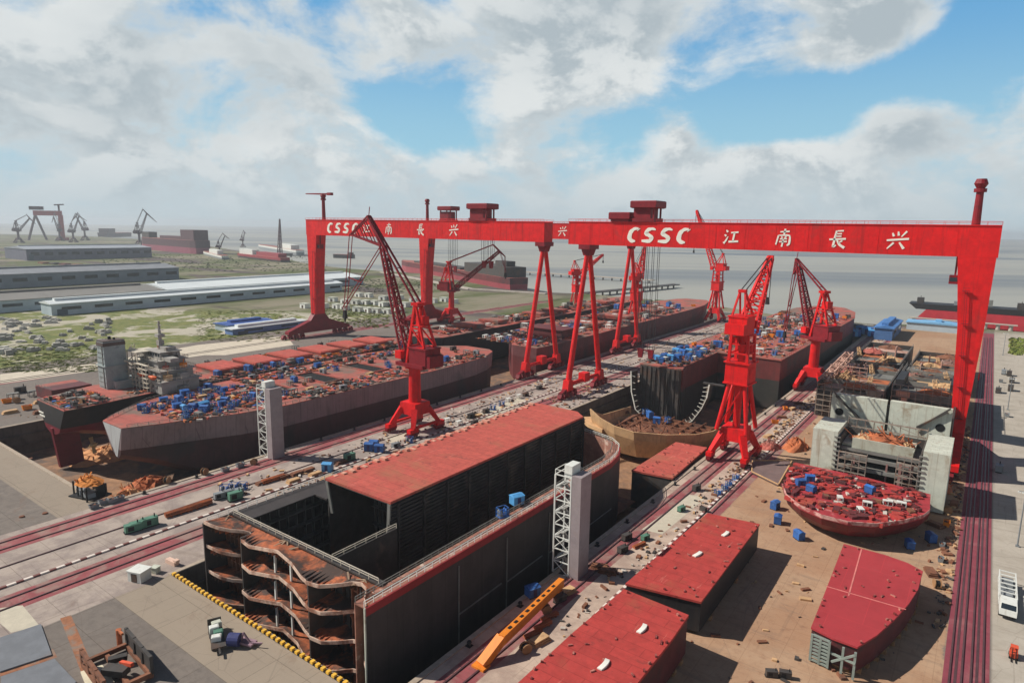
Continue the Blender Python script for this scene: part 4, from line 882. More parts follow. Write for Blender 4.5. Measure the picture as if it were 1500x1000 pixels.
heap('deck_rubble', None, None, -26, 229, 14.4, 3.8, 3.5, 1.8, TANSTEEL, parent=T, n=12); heap('deck_rubble', None, None, -15, 230, 14.4, 2.6, 3.5, 1.6, TANSTEEL, parent=T, n=12)
# white bulkhead block
T = thing('bulkhead_block', 'white upright bulkhead with round holes at both ends and a dark middle slot', 'ship block', (-22, 250, 0), 'ship blocks on the sand yard')
m_ = MB(); m_.bx(-40.4, 250, .4, -23.2, 252.4, 23.6); m_.build('bulkhead_panel', CREAM, T)
m_ = MB(); m_.bx(-22.3, 250, .4, -4.6, 252.4, 23.8); m_.build('bulkhead_panel', CREAM, T)
m_ = MB(); m_.bx(-23.19, 251, .4, -22.31, 252, 22); m_.build('joint_slot', STEEL, T)
for x, sg in ((-37.6, 1), (-7.4, -1)):
    m_ = MB(); m_.tube((x, 249.9, 17.3), (x, 249.97, 17.3), 1.35, n=20); m_.build('hole_shade_disc', RUBBER_SHADE, T)  # black disc on the panel face paints the dark of a hole
    m_ = MB(); m_.bar((x - sg * 1.5, 249.4, 23), (x + sg * 6.5, 249.4, 16.4), .9, .5); m_.bar((x - sg * 2.2, 249.2, 24.3), (x + sg * 6.8, 249.2, 15.6), .4, .5); m_.build('diagonal_brace', STEEL, T)
m_ = MB(); m_.bx(-41, 252.42, .4, -40.2, 272, 21); m_.bx(-4.8, 252.42, .4, -4.2, 276, 20); m_.bx(-40, 271, .4, -5, 271.6, 14); m_.build('return_walls', STEEL, T)
PINKP = mat('primer_pink', (196, 156, 138), .8, .15, .3, (150, 110, 92), .45, .12)
# double open-topped blocks beyond
def openblock(label, x0, x1, y0, y1, z1, deckm, n, seedv):
    T = thing('open_block', label, 'ship block', ((x0 + x1) / 2, y0, 0), 'ship blocks on the sand yard'); rr = random.Random(seedv)
    m_ = MB(); m_.bx(x0, y0, .4, x0 + .5, y1, z1); m_.bx(x1 - .5, y0, .4, x1, y1, z1); m_.bx(x0 + .5, y0 + .2, .4, x1 - .5, y0 + .6, z1 * .72); m_.bx(x0 + .5, y1 - .5, .4, x1 - .5, y1, z1); m_.build('shell_plating', STEEL, T)
    for k in range(n):
        y = lerp(y0, y1, (k + .2) / n); zz = z1 * (.78 + .2 * rr.random()); m_ = MB(); m_.bx(x0 + .6, y, zz - .4, x1 - .6, lerp(y0, y1, (k + .85) / n), zz); m_.build('deck', deckm[k % len(deckm)], T)
        m_ = MB(); m_.bx(x0 + .6, y - .5, zz - 3.4, x1 - .6, y - .02, zz + .3); m_.build('deck_girder', STEELMID, T)
    for k in range(4):
        heap('deck_rubble', None, None, lerp(x0, x1, .2 + .6 * rr.random()), lerp(y0, y1, (k + .5) / 4), z1 * .9, (x1 - x0) * .26, (y1 - y0) * .09, 2.0, (RUST, TANSTEEL, DECK3, RUSTD)[k], parent=T, n=10)
    for k in range(9):
        xx, yy, hh = lerp(x0 + 1, x1 - 5, rr.random()), lerp(y0 + 2, y1 - 4, rr.random()), rr.uniform(2, 6)
        if k % 3 == 2: MB().bx(xx, yy, z1 * .7, xx + .4, yy + rr.uniform(4, 10), z1 * .7 + hh + 2).build('upright_plate', (STEEL, RUSTD, PINKP)[k % 3 - (k > 4)], T)
        elif k % 3: MB().bx(xx, yy, z1 * .7, xx + rr.uniform(3, 8), yy + .4, z1 * .7 + hh).build('upright_plate', (STEELMID, PINKP)[k % 2], T)
        else: MB().lattice((xx, yy, z1 * .95), (xx + rr.uniform(-2, 6), yy + rr.uniform(4, 9), z1 + rr.uniform(.4, 3)), 1.6, 1.4, 5, .22, .14).build('lattice_girder', TANSTEEL, T)
    m_ = MB()
    for k in range(16): y = lerp(y0, y1, k / 15); m_.bar((x0 + .2, y, z1), (x0 + .2, y, z1 + 1.2), .14); m_.bar((x1 - .2, y, z1), (x1 - .2, y, z1 + 1.2), .14)
    m_.bar((x0 + .2, y0, z1 + 1.2), (x0 + .2, y1, z1 + 1.2), .14); m_.bar((x1 - .2, y0, z1 + 1.2), (x1 - .2, y1, z1 + 1.2), .14); m_.build('guard_rail', STEELMID, T)
    return T
t7 = openblock('dark box block with rosy staged decks, wide open end with a hanging grey wedge plate', -56, -29.5, 306, 374, 15, (PINKP, RUST, STEELMID), 4, 3)
m_ = MB(); m_.flat([(-37, 15), (-30.5, 14.4), (-33, 3.5)], 'y', 304.6, 305.2); m_.build('wedge_plate', STEELMID, t7); m_ = MB(); m_.bar((-55.5, 305, 14), (-50, 304.8, 16), .6); m_.bar((-43, 305.6, .5), (-41, 305.6, 12), 3.2, .5); m_.build('end_frames', RUSTD, t7)
t8 = openblock('dark box block with black upright plates and brown decks, beside the rigid leg', -28, -4, 310, 372, 16, (STEELMID, TANSTEEL, STEEL), 4, 5)
MB().bx(-27.4, 318, 10, -24.4, 340, 18.5).build('upright_plate', HULLBLACK, t8); MB().bx(-8, 322, 10, -5.4, 344, 18.2).build('upright_plate', HULLBLACK, t8); m_ = MB(); m_.bx(-26, 309.2, 13, -21, 309.8, 15.6); m_.bx(-24, 309.2, 9, -22, 309.8, 13); m_.build('bracket', PINKP, t8)
t9 = openblock('long pink-decked block lying behind the rosy block, close to the blue shed roofs', -57, -33, 384, 470, 11, (PINKP, STEELMID, RUST), 5, 9)
t10 = openblock('low grey block with brown decks behind the black-plated block', -29, -5, 386, 460, 10, (STEELMID, TANSTEEL, RUSTD), 5, 12)

heap('bowl_rubble', None, None, -110, 252, -7.3, 14, 18, 4.2, RUSTD, parent=BOWL, n=60); heap('bowl_rubble', None, None, -98, 246, -7.3, 9, 11, 2.8, RUST, parent=BOWL, n=30)
for a_, b_ in (((1262, 804), (1243, 872)), ((1210, 858), (1327, 892))):    # pale weld lines on the curved block
    p, q = G(*a_, 6.21), G(*b_, 6.21); MB().bar(p, q, .28, .05).build('weld_line', mat('weld_pale', (206, 120, 112), .8, .2, .6), T4)
# staging and odd frames round the pale box section and the open blocks
r4 = random.Random(11)
for nm, par, x0, x1, y0, y1, z, n in (('staging_frame', T, -32, -10, 219.5, 221, .4, 0),):
    pass
def scaffold(par, x0, x1, y, z0, z1, m_, nx=5, nz=6, d=1.2):
    q = MB()
    for i in range(nx + 1):
        x = lerp(x0, x1, i / nx)
        for yy in (y, y + d): q.bar((x, yy, z0), (x, yy, z1 + r4.uniform(-.6, .8)), .16)
    for k in range(1, nz + 1):
        z = lerp(z0, z1, k / nz)
        for yy in (y, y + d): q.bar((x0, yy, z), (x1, yy, z), .14)
        q.bx(x0, y + .1, z - .06, x1, y + d - .1, z)
        if k < nz: a, b_ = (x0, x1) if k % 2 else (x1, x0); q.bar((a, y, z), (lerp(a, b_, .4), y, lerp(z0, z1, (k + 1) / nz)), .12)
    return q.build('scaffold', m_, par)
SCF = mat('scaffold_grey', (140, 128, 116), .8, .25, .5, (110, 78, 60), .45, .4)
BS = [o for o in bpy.data.objects if o.name == 'box_section'][0]
scaffold(BS, -31.8, -24, 218.4, .4, 12.5, SCF, 4, 6); scaffold(BS, -16, -10.4, 218.2, .4, 14.5, SCF, 3, 7); scaffold(BS, -32.5, -10, 236.6, .4, 19, SCF, 9, 7)
scaffold(t7, -55.5, -30, 304.4, .4, 17, SCF, 9, 7); scaffold(t8, -27.5, -4.5, 308.2, .4, 18, SCF, 8, 7); scaffold(t7, -55.5, -40, 330, 12, 19, mat('scaffold_rosy', (176, 140, 124), .8, .2, .5), 5, 4); scaffold(t8, -24, -6, 345, 13, 20, SCF, 6, 3)
q = MB(); q.lattice((-55, 312, 14), (-51, 352, 21), 3.4, 3.0, 9, .5, .3, side=(1, 0, 0), h0=2.4); q.build('sloping_truss', PINKP, t7)

# fittings on the accommodation block of the funnel ship
shp = sp_
for zz, hx, hy, ox, oy in ((18.3, 13.4, 8.3, 0, 0), (21.9, 11.1, 7.2, -1, .6), (25.2, 8.6, 6.2, -3, 1)):
    c4 = [(ap.x + ox - hx, ap.y + oy - hy, zz), (ap.x + ox + hx, ap.y + oy - hy, zz), (ap.x + ox + hx, ap.y + oy + hy, zz), (ap.x + ox - hx, ap.y + oy + hy, zz)]
    rail(shp, c4 + c4[:1], 1.1, mat('staging_pale', ()), 2.0)
for k, (dx, dy, z, sx_, sy_, sz_, mm) in enumerate(((10.6, -4, 19.3, 3, 2.4, 2.2, TANSTEEL), (11, 2, 19.4, 2.4, 4, 2.4, acc), (7.6, 4, 22.8, 2, 2, 1.8, ORANGE), (-11, -6.6, 19.2, 2, 2, 2, STEEL), (6.5, -2.5, 22.6, 2, 2, 1.4, DECK3), (-8, 4.5, 25.9, 2.5, 2, 1.6, TANSTEEL), (5, 2.6, 25.9, 1.6, 1.6, 1.4, STEEL), (-6.6, 2, 29, 1.8, 1.4, 1.2, RUSTD), (14.5, 0, 14.6, 3, 5, 2.6, STEELMID))):
    q = MB(); q.box((ap.x + dx, ap.y + dy, z), (sx_, sy_, sz_), k * .2); q.bar((ap.x + dx, ap.y + dy, z), (ap.x + dx + .4, ap.y + dy, z + sz_ * 1.3), .25); q.build('deck_locker', mm, shp)
for dx in (7.5, -1.5): q = MB(); q.loft([[(ap.x + dx + a * w_, ap.y - 8.4 + b_ * .9 * w_, z_) for a, b_ in ((-3, 0), (-1.6, -1), (1.6, -1), (3, 0), (1.6, 1), (-1.6, 1))] for z_, w_ in ((18.8, .5), (19.6, .95), (20.1, 1), (20.4, .5))]); q.build('lifeboat', mat('lifeboat_orange', (206, 96, 50), .5, .1, .5), shp)
scaffold(shp, ap.x - 13, ap.x + 5, ap.y - 9.6, 13.3, 24, mat('staging_pale', ()), 6, 6); scaffold(shp, fp.x + 4, ap.x - 12, fp.y + 6, 13.3, 30, mat('staging_pale', ()), 4, 9)
q = MB(); q.bar((fp.x + 4, fp.y + 5, 29), (ap.x - 8, ap.y, 25.4), .5, 1.2); q.bar((fp.x + 3.5, fp.y + 3, 24), (ap.x - 11, ap.y - 3, 21.9), .4, .8); q.build('gangway', mat('staging_pale', ()), shp)
q = MB(); q.box((fp.x, fp.y, 31.3), (6.1, 8.5, 1.4)); q.box((fp.x, fp.y, 32.6), (5.9, 8.3, .3)); q.build('funnel_band', mat('funnel_top', (92, 78, 74), .7, .2, .3), fu)
q = MB()
for k in range(9): q.bar((fp.x - 3.2 + k * .05, fp.y - 4.3, 14 + k * 2), (fp.x + 3.2 - k * .05, fp.y - 4.3, 14 + k * 2), .12)
q.bar((fp.x + 2.0, fp.y - 4.4, 13.5), (fp.x + 1.7, fp.y - 4.2, 31), .25); q.build('funnel_ladder', STEELMID, fu)
# ------------------------------------------------------------------ yard equipment: one of each kind, then copies
R5 = random.Random(21)
def proto_cabin(m_, nm='tool_cabin'):
    T = thing(nm, '', 'cabin')
    a = MB(); a.box((0, 0, 1.45), (3.2, 2.4, 2.4)); a.build('body', m_, T)
    a = MB(); a.loft([[(-1.75, -1.35, 2.66), (1.75, -1.35, 2.66), (1.75, 1.35, 2.66), (-1.75, 1.35, 2.66)], [(-1.6, -.15, 3.1), (1.6, -.15, 3.1), (1.6, .15, 3.1), (-1.6, .15, 3.1)]]); a.build('roof', m_, T)
    a = MB(); a.bx(-.5, -1.26, .3, .5, -1.2, 2.3); a.build('door', NAVY, T)
    a = MB(); a.bx(-1.5, -1.2, 0, 1.5, -.85, .24); a.bx(-1.5, .85, 0, 1.5, 1.2, .24); a.bx(-.2, -.85, .05, .2, .85, .2); a.build('skid', BLACKP, T)
    return T
def proto_rack(m_):
    T = thing('gas_rack', '', 'gas rack')
    a = MB(); a.box((0, 0, .15), (2.6, 2.0, .3))
    for x in (-1.2, 1.2):
        for y in (-.9, .9): a.bar((x, y, .3), (x, y, 2.3), .12)
        a.bar((x, -.9, 2.3), (x, .9, 2.3), .12); a.bar((x, -.9, 1.2), (x, .9, 1.2), .08)
    for y in (-.9, .9): a.bar((-1.2, y, 2.3), (1.2, y, 2.3), .12); a.bar((-1.2, y, 1.2), (1.2, y, 1.2), .08)
    a.build('frame', m_, T)
    for i in range(4):
        a = MB(); x, y = -.75 + (i % 2) * 1.5, -.42 + (i // 2) * .84; a.tube((x, y, .3), (x, y, 1.7), .34, n=10); a.tube((x, y, 1.7), (x, y, 1.95), .34, .1, 10); a.build('bottle', m_ if i % 2 else GREYP, T)
    return T
def proto_gen(m_):
    T = thing('generator', '', 'generator')
    a = MB(); a.box((0, 0, 1.15), (3.4, 1.7, 1.7)); a.box((0, 0, 2.05), (3.5, 1.8, .12)); a.build('housing', m_, T)
    a = MB(); a.bx(-1.2, -.9, .6, .1, -.86, 1.7); a.build('grille', BLACKP, T)
    a = MB(); a.tube((1.1, 0, 2.1), (1.1, 0, 2.9), .14); a.build('exhaust_pipe', BLACKP, T)
    a = MB(); a.box((0, 0, .16), (3.8, 1.5, .3)); a.build('skid', BLACKP, T)
    return T
def proto_plates(m_):
    T = MB()
    for k in range(4): T.box((.15 * (k % 2), .1 * (k % 3), .14 + k * .26), (4.4 - .3 * k, 2.2 - .15 * k, .2), .03 * (k - 1))
    T.box((0, 0, .05), (3.6, 2.3, .1)); return tag(T.build('steel_plate_stack', m_, loc=(0, 0, 0)), '', 'plate stack')
def proto_reel(m_):
    T = thing('cable_reel', '', 'cable reel')
    for y in (-.6, .6): a = MB(); a.tube((0, y - .08, 1.1), (0, y + .08, 1.1), 1.1, n=16); a.build('flange', WOOD, T)
    a = MB(); a.tube((0, -.52, 1.1), (0, .52, 1.1), .75, n=14); a.build('cable_winding', m_, T)
    return T
def proto_skip(m_):
    T = thing('waste_skip', '', 'skip')
    a = MB(); o = [(-1.4, -.9), (1.4, -.9), (1.4, .9), (-1.4, .9)]
    a.loft([[(x * .8, y * .8, .1) for x, y in o], [(x, y, 1.5) for x, y in o], [(x * .93, y * .9, 1.5) for x, y in o], [(x * .75, y * .72, .2) for x, y in o]], cap=True); a.build('bin', m_, T)
    a = MB(); a.box((0, 0, .8), (2.0, 1.2, .5), .3, .6); a.box((.3, .2, 1.1), (.8, .6, .5), 1); a.build('scrap_load', RUSTD, T)
    return T
def proto_jig(m_):
    a = MB()
    for x in (-1.6, 0, 1.6):
        for y in (-.9, .9): a.bar((x, y, 0), (x, y, 2.1), .2)
        a.bar((x, -.9, 2.1), (x, .9, 2.1), .2); a.bar((x, -.9, 1.0), (x, .9, 1.0), .14)
    for y in (-.9, .9): a.bar((-1.6, y, 2.1), (1.6, y, 2.1), .2); a.bar((-1.6, y, .3), (1.6, y, .3), .16)
    a.box((0, 0, 2.25), (3.3, 1.9, .08)); return tag(a.build('staging_frame', m_, loc=(0, 0, 0)), '', 'staging')
def proto_pipes(m_):
    a = MB(); a.box((-1.6, 0, .1), (.3, 1.6, .2)); a.box((1.6, 0, .1), (.3, 1.6, .2))
    for y, z in ((-.55, .4), (-.15, .4), (.25, .4), (.62, .4), (-.35, .76), (.05, .76), (.44, .76)): a.tube((-2.6 + .2 * y, y, z), (2.6 + .3 * z, y, z), .2, n=8)
    return tag(a.build('pipe_bundle', m_, loc=(0, 0, 0)), '', 'pipes')
PROTO = {
 'blue cabin': (proto_cabin(BLUE), 'blue tool cabin'), 'sky cabin': (proto_cabin(SKYBLUE), 'light blue tool cabin'), 'blue rack': (proto_rack(BLUE), 'blue gas bottle rack'),
 'grey generator': (proto_gen(GREYP), 'grey generator'), 'green generator': (proto_gen(GREENP), 'green generator'), 'plates': (proto_plates(RUSTD), 'rusty plate stack'), 'pale plates': (proto_plates(TANSTEEL), 'tan plate stack'),
 'reel': (proto_reel(BLACKP), 'wooden cable reel'), 'skip': (proto_skip(GREYP), 'grey waste skip'), 'orange skip': (proto_skip(ORANGE), 'orange waste skip'), 'staging': (proto_jig(STEELMID), 'grey staging frame'), 'white staging': (proto_jig(WHITEP), 'white staging frame'), 'pipes': (proto_pipes(RUST), 'rusty pipe bundle'),
 'black crate': (proto_gen(STEEL), 'dark compressor'),
}
USED = set()
BATCH = {}
def place(kind, x, y, z, rz, surf, sc=1.0):
    BATCH.setdefault((kind, surf), []).append((x, y, z, rz, sc))
SURF = {}
def flush():
    for (kind, surf), L in BATCH.items():
        phrase, ref = SURF[surf]; pr, noun = PROTO[kind]
        L.sort(key=lambda t: t[1])
        for i, (x, y, z, rz, sc) in enumerate(L):
            if kind not in USED: o = pr; USED.add(kind)
            else: o = copy_tree(pr)
            o.location = (x, y, z); o.rotation_euler = (0, 0, rz); o.scale = (sc, sc, sc * R5.uniform(.9, 1.12))
            o['label'] = (f'{noun} {phrase}, {nth(i)} {ref}' if len(L) > 1 else f'{noun} {phrase}, the only one there')
            o['category'] = pr['category'] if 'category' in pr.keys() else 'equipment'
            o['group'] = f'{noun}s on site' if noun.split()[-1] not in ('skip',) else 'waste skips on site'
    for k, (pr, noun) in PROTO.items():
        if k not in USED:
            for c in list(kids(pr)): bpy.data.objects.remove(c)
            bpy.data.objects.remove(pr)
def scat(surf, spec, x0, x1, y0, y1, z, sc=1.0, avoid=(), rot=None):
    for kind, n in spec.items():
        for _ in range(n):
            for _t in range(30):
                x, y = R5.uniform(x0, x1), R5.uniform(y0, y1)
                if all(abs(x - a[0]) > a[2] or abs(y - a[1]) > a[3] for a in avoid) and all((x - b[0]) ** 2 + (y - b[1]) ** 2 > 9 * sc for k2, L in BATCH.items() for b in L): break
            place(kind, x, y, z, (R5.choice((0, pi / 2)) + R5.uniform(-.25, .25)) if rot is None else rot + R5.uniform(-.1, .1), surf, sc * R5.uniform(.8, 1.15))
def at_px(surf, kind, pts, z, rz=None, sc=1.0):
    for u, v in pts: p = G(u, v, z); place(kind, p.x, p.y, z, R5.uniform(0, 3) if rz is None else rz, surf, sc)
SURF['grey'] = ('on the grey hull deck', 'counting from its pale stern')
SURF['cover'] = ('by hatch covers of the funnel ship', 'from the wheelhouse')
SURF['stern'] = ('on the funnel ship stern deck', 'counting from its stern edge')
SURF['brown'] = ('on the red-brown hull', 'from its near end')
SURF['dark'] = ('on the dark low hull deck', 'from its near end')
SURF['u'] = ('on the U-ended hull front deck', 'from its cut end')
SURF['u2'] = ('on the U-ended hull rear deck', 'from its deck step')
SURF['mid'] = ('on the strip between docks', 'counting from the yard')
SURF['c2'] = ('on the kerbed strip by the trestle crane', 'from the yard')
SURF['sand'] = ('on the sand yard', 'counting from the near edge')
SURF['half'] = ('on the half-moon block deck', 'counting from its round front')
SURF['west'] = ('on the west side of the funnel ship', 'counting from the yard')
SURF['wing'] = ('on the open midship section walkway', 'from its cut end')
SURF['road'] = ('beside the pale road by the red track', 'from the near edge')
SURF['bowl'] = ('inside the tan bowl block', 'counting from its tip')
SURF['bow'] = ('on the river end quay', 'counting from the docks')
AV = [(-233.5, 152, 11, 6.5), (-233.5, 176, 12.5, 6.5), (-233.5, 203, 12.5, 6.5), (-233.5, 236, 10.5, 6)]
scat('grey', {'blue cabin': 6, 'blue rack': 16, 'sky cabin': 2, 'staging': 8, 'pale plates': 7, 'plates': 5, 'skip': 3, 'orange skip': 2, 'pipes': 4}, -247, -216, 108, 150, 13.27, .85, AV[:1])
at_px('grey', 'blue cabin', [(208, 600), (240, 590), (262, 588), (283, 600), (300, 602), (330, 590), (305, 570), (372, 583)], 13.27, sc=.85)
at_px('grey', 'blue rack', [(214, 604), (225, 598), (250, 594), (270, 594), (278, 606), (290, 598), (312, 598), (320, 606), (345, 594), (318, 574), (296, 576), (360, 588)], 13.27, sc=1.0)
scat('grey', {'blue cabin': 3, 'blue rack': 7, 'staging': 12, 'grey generator': 8, 'black crate': 10, 'pale plates': 5, 'plates': 6, 'skip': 4, 'reel': 3}, -258, -208, 150, 268, 13.27, .9, AV)
scat('stern', {'black crate': 7, 'plates': 5, 'staging': 4, 'orange skip': 2, 'reel': 3}, -284, -263, 89, 103, 13.27, .9)
scat('cover', {'blue cabin': 4, 'staging': 9, 'orange skip': 5, 'plates': 7, 'black crate': 6, 'pipes': 5, 'blue rack': 4}, -270, -266, 145, 262, 13.27, .9)
scat('cover', {'staging': 6, 'orange skip': 3, 'plates': 6, 'black crate': 5}, -297, -292, 150, 262, 13.27, .9)
scat('brown', {'blue cabin': 6, 'blue rack': 8, 'staging': 22, 'white staging': 14, 'plates': 9, 'black crate': 12, 'skip': 5, 'orange skip': 5}, -252, -205, 352, 560, 13.2, 1.3)
scat('brown', {'white staging': 5, 'staging': 5, 'blue rack': 4}, -250, -206, 306, 323, 12.3, 1.1)
scat('dark', {'staging': 12, 'black crate': 10, 'plates': 8, 'orange skip': 4, 'white staging': 6}, -296, -271, 300, 560, 13.2, 1.2)
scat('u', {'blue cabin': 12, 'sky cabin': 4, 'blue rack': 10, 'staging': 8, 'plates': 5, 'skip': 4, 'white staging': 4}, -132, -116, 296, 344, 15.25, 1.0)
scat('u2', {'blue cabin': 7, 'blue rack': 8, 'staging': 20, 'white staging': 14, 'plates': 12, 'pale plates': 8, 'orange skip': 8, 'skip': 6, 'black crate': 12, 'pipes': 6}, -132, -83, 350, 560, 15.25, 1.25)
at_px('bowl', 'blue cabin', [(952, 612), (962, 620)], -6); at_px('bowl', 'blue rack', [(945, 606), (978, 618)], -6); at_px('bowl', 'plates', [(915, 605), (930, 615)], -7)
at_px('mid', 'blue cabin', [(548, 655), (556, 662), (541, 660)], 0, .5); at_px('mid', 'sky cabin', [(480, 690)], 0, .5)
at_px('mid', 'blue rack', [(330, 722), (343, 718), (355, 716), (600, 648), (722, 600), (735, 594)], 0, .5)
at_px('mid', 'green generator', [(195, 778), (203, 775), (220, 770), (512, 674), (345, 732)], 0, 1.4, 1.1); at_px('mid', 'grey generator', [(322, 730), (335, 727), (349, 724), (580, 655)], 0, 1.4, .9)
at_px('mid', 'pipes', [(262, 752), (275, 748), (290, 743), (400, 704)], 0, 1.5, 1.4); at_px('mid', 'plates', [(385, 708), (415, 700), (435, 695), (452, 690), (500, 678)], 0, 1.5)
at_px('mid', 'pale plates', [(430, 706), (462, 696), (480, 702), (700, 610)], 0, 1.5); at_px('mid', 'black crate', [(690, 612), (712, 604), (770, 580), (790, 570), (695, 622)], 0, 1.5, .9)
at_px('mid', 'white staging', [(640, 622), (655, 618), (672, 622), (745, 588), (760, 583), (800, 560)], 0, 1.5, .8); at_px('mid', 'skip', [(138, 744), (152, 738), (165, 736), (175, 733), (330, 690), (352, 684)], 0, 1.5, .9); at_px('mid', 'reel', [(300, 695), (245, 708), (372, 680)], 0)
at_px('c2', 'plates', [(890, 838), (878, 832)], 0, .3); at_px('c2', 'black crate', [(912, 808), (918, 790), (820, 880), (1020, 718)], 0, 1.3, .8); at_px('c2', 'green generator', [(945, 790), (998, 748)], 0, 1.3, .7); at_px('c2', 'pipes', [(936, 800), (805, 905), (795, 918), (780, 930)], 0, 1.3, .8)
at_px('c2', 'blue cabin', [(780, 872)], 0, 1.2, .9); at_px('c2', 'blue rack', [(1052, 725), (1068, 712), (1078, 702), (1062, 718)], 0, 1.2, .8)
at_px('c2', 'reel', [(800, 898), (770, 955)], 0); at_px('c2', 'orange skip', [(1075, 640), (1135, 620), (1150, 600)], 0); at_px('c2', 'pale plates', [(830, 868), (790, 940), (1125, 640), (1160, 600)], 0, 1.3)
at_px('c2', 'plates', [(1110, 655), (1095, 640), (1170, 592), (1145, 612)], 0)
at_px('sand', 'blue cabin', [(1139, 766), (1170, 789), (1332, 802), (1363, 793), (1135, 745)], 0, sc=.78); at_px('sand', 'plates', [(1370, 770), (1398, 740), (1364, 840)], 0); at_px('sand', 'reel', [(1388, 752), (1372, 860)], 0); at_px('sand', 'skip', [(1380, 800), (1378, 822)], 0, 1.5, .7); at_px('sand', 'black crate', [(1150, 992), (1130, 990), (1030, 748)], 0, sc=.6); at_px('sand', 'orange skip', [(1393, 690), (1386, 770), (1400, 660)], 0, 1.6, .9)
at_px('half', 'blue cabin', [(1172, 712), (1188, 720), (1274, 722), (1186, 706)], 6.5, sc=.75)
at_px('half', 'white staging', [(1230, 735), (1270, 742), (1300, 740), (1260, 752), (1320, 742)], 6.5, sc=.7)
at_px('half', 'plates', [(1210, 728), (1240, 748), (1310, 752), (1285, 735), (1335, 750)], 6.5, sc=.7)
place('blue cabin', -100.5, 128, 12.4, .4, 'wing', .9); at_px('wing', 'blue rack', [(736, 756)], 12.6, 1.2, 1.0); at_px('wing', 'sky cabin', [(757, 738)], 12.6, 1.2, .95)
BATCH.pop(('blue cabin', 'wing'))
for u, v, k in ((60, 590, 'pale plates'), (40, 600, 'orange skip'), (20, 585, 'staging'), (60, 605, 'plates'), (15, 605, 'pale plates'), (30, 575, 'black crate'), (50, 580, 'staging'), (75, 575, 'pipes'), (10, 590, 'orange skip'), (25, 590, 'reel')): at_px('west', k, [(u, v)], 0, 1.5, 1.3)
at_px('road', 'skip', [(1475, 610), (1466, 560)], 0, 1.5); at_px('road', 'black crate', [(1478, 550), (1482, 560), (1480, 572), (1462, 575)], 0, 1.5, 1.3); at_px('road', 'grey generator', [(1470, 548), (1463, 690)], 0, 1.5, 1.2)
for k, n in (('sky cabin', 6), ('blue cabin', 7)):
    for i in range(n): p = G(1232 + i * 9 + (4 if k[0] == 'b' else 0), 487 + (i % 3) * 3, 0); place(k, p.x, min(p.y, 652), 0, .2, 'bow', 1.9)
flush()
# ------------------------------------------------------------------ single pieces of equipment
def stair_tower(label, x0, x1, y0, y1, h):
    T = thing('stair_tower', label, 'stair tower', ((x0 + x1) / 2, (y0 + y1) / 2, 0), 'white stair towers'); w = x1 - x0
    xm = x0 + w * .62
    a = MB()
    for x in (x0, xm):
        for y in (y0, y1): a.bar((x, y, 0), (x, y, h), .32)
    n = int(h / 2.7)
    for k in range(n + 1):
        z = k * h / n
        for y in (y0, y1): a.bar((x0, y, z), (xm, y, z), .2)
        for x in (x0, xm): a.bar((x, y0, z), (x, y1, z), .2)
        if k < n:
            z2 = (k + 1) * h / n; a.bar((x0, y0, z) if k % 2 else (xm, y0, z), (xm, y0, z2) if k % 2 else (x0, y0, z2), .16)
    a.build('frame', WHITEP, T)
    for k in range(n):
        z, z2 = k * h / n, (k + 1) * h / n; p, q = ((x0 + .6, z), (xm - .6, z2)) if k % 2 else ((xm - .6, z), (x0 + .6, z2))
        a = MB(); yy = lerp(y0, y1, .3 if k % 2 else .7); a.bar((p[0], yy, p[1] + .1), (q[0], yy, q[1] + .1), 1.1, .16); a.bar((p[0], yy - .6, p[1] + 1.1), (q[0], yy - .6, q[1] + 1.1), .1); a.bx(min(q[0], q[0]) - .7, y0 + .3, z2 - .1, q[0] + .7, y1 - .3, z2 + .02); a.build('stair_flight', mat('stair_grey', (150, 148, 142), .7, .2, .6), T)
    a = MB(); a.bx(xm + .17, y0 - .1, 0, x1, y1 + .1, h + .6); a.build('lift_shaft', mat('shaft_panel', (150, 138, 138), .65, .1, .4, (150, 136, 132), .4, .3), T)
    a = MB(); a.bar((x0, y0, h), (x0, y0, h + 1.2), .14); a.bar((x0, y1, h), (x0, y1, h + 1.2), .14); a.bar((x0, y0, h + 1.2), (xm, y0, h + 1.2), .12); a.bar((x0, y1, h + 1.2), (xm, y1, h + 1.2), .12); a.bar((x0, y0, h + 1.2), (x0, y1, h + 1.2), .12); a.bx((x0 + xm) / 2, y0 + .4, h, xm - .1, y1 - .4, h + 2.6); a.build('top_landing', WHITEP, T)
stair_tower('white stair tower with zigzag flights standing against the grey hull side', -199.2, -191.5, 124.5, 129, 24.2)
stair_tower('white stair tower with zigzag flights standing against the open midship section', -75.5, -68.6, 121.5, 126, 24.2)
# orange lifting girder
a_, b_ = G(735, 955), G(822, 868)
T = thing('lifting_girder', 'long orange box girder with an angled foot lying beside the red track', 'girder', (a_.x, a_.y, 0))
q = MB(); q.bar((a_.x + .6, a_.y - 1, 3.4), (b_.x, b_.y, 2.6), 1.3, 1.9); q.build('box_beam', ORANGE, T)
q = MB(); q.bar((a_.x + .4, a_.y - .5, 3.6), (a_.x - .6, a_.y - 5.5, .3), 1.9, 1.5); q.box((a_.x - .6, a_.y - 5.6, .2), (2.8, 2.2, .4)); q.build('foot', ORANGE, T)
q = MB(); q.bar((b_.x, b_.y - 1, 1.7), (b_.x, b_.y - 1, 0), .9); q.box((b_.x, b_.y - 1, .15), (1.8, 1.8, .3)); q.build('foot', ORANGE, T)
for k in range(9):
    t = .12 + k * .09; q = MB(); c = Vector((a_.x + .6, a_.y - 1, 4.45)).lerp(Vector((b_.x, b_.y, 3.58)), t); q.box(c, (.5, .9, .12)); q.build('lifting_eye', BLACKP, T)
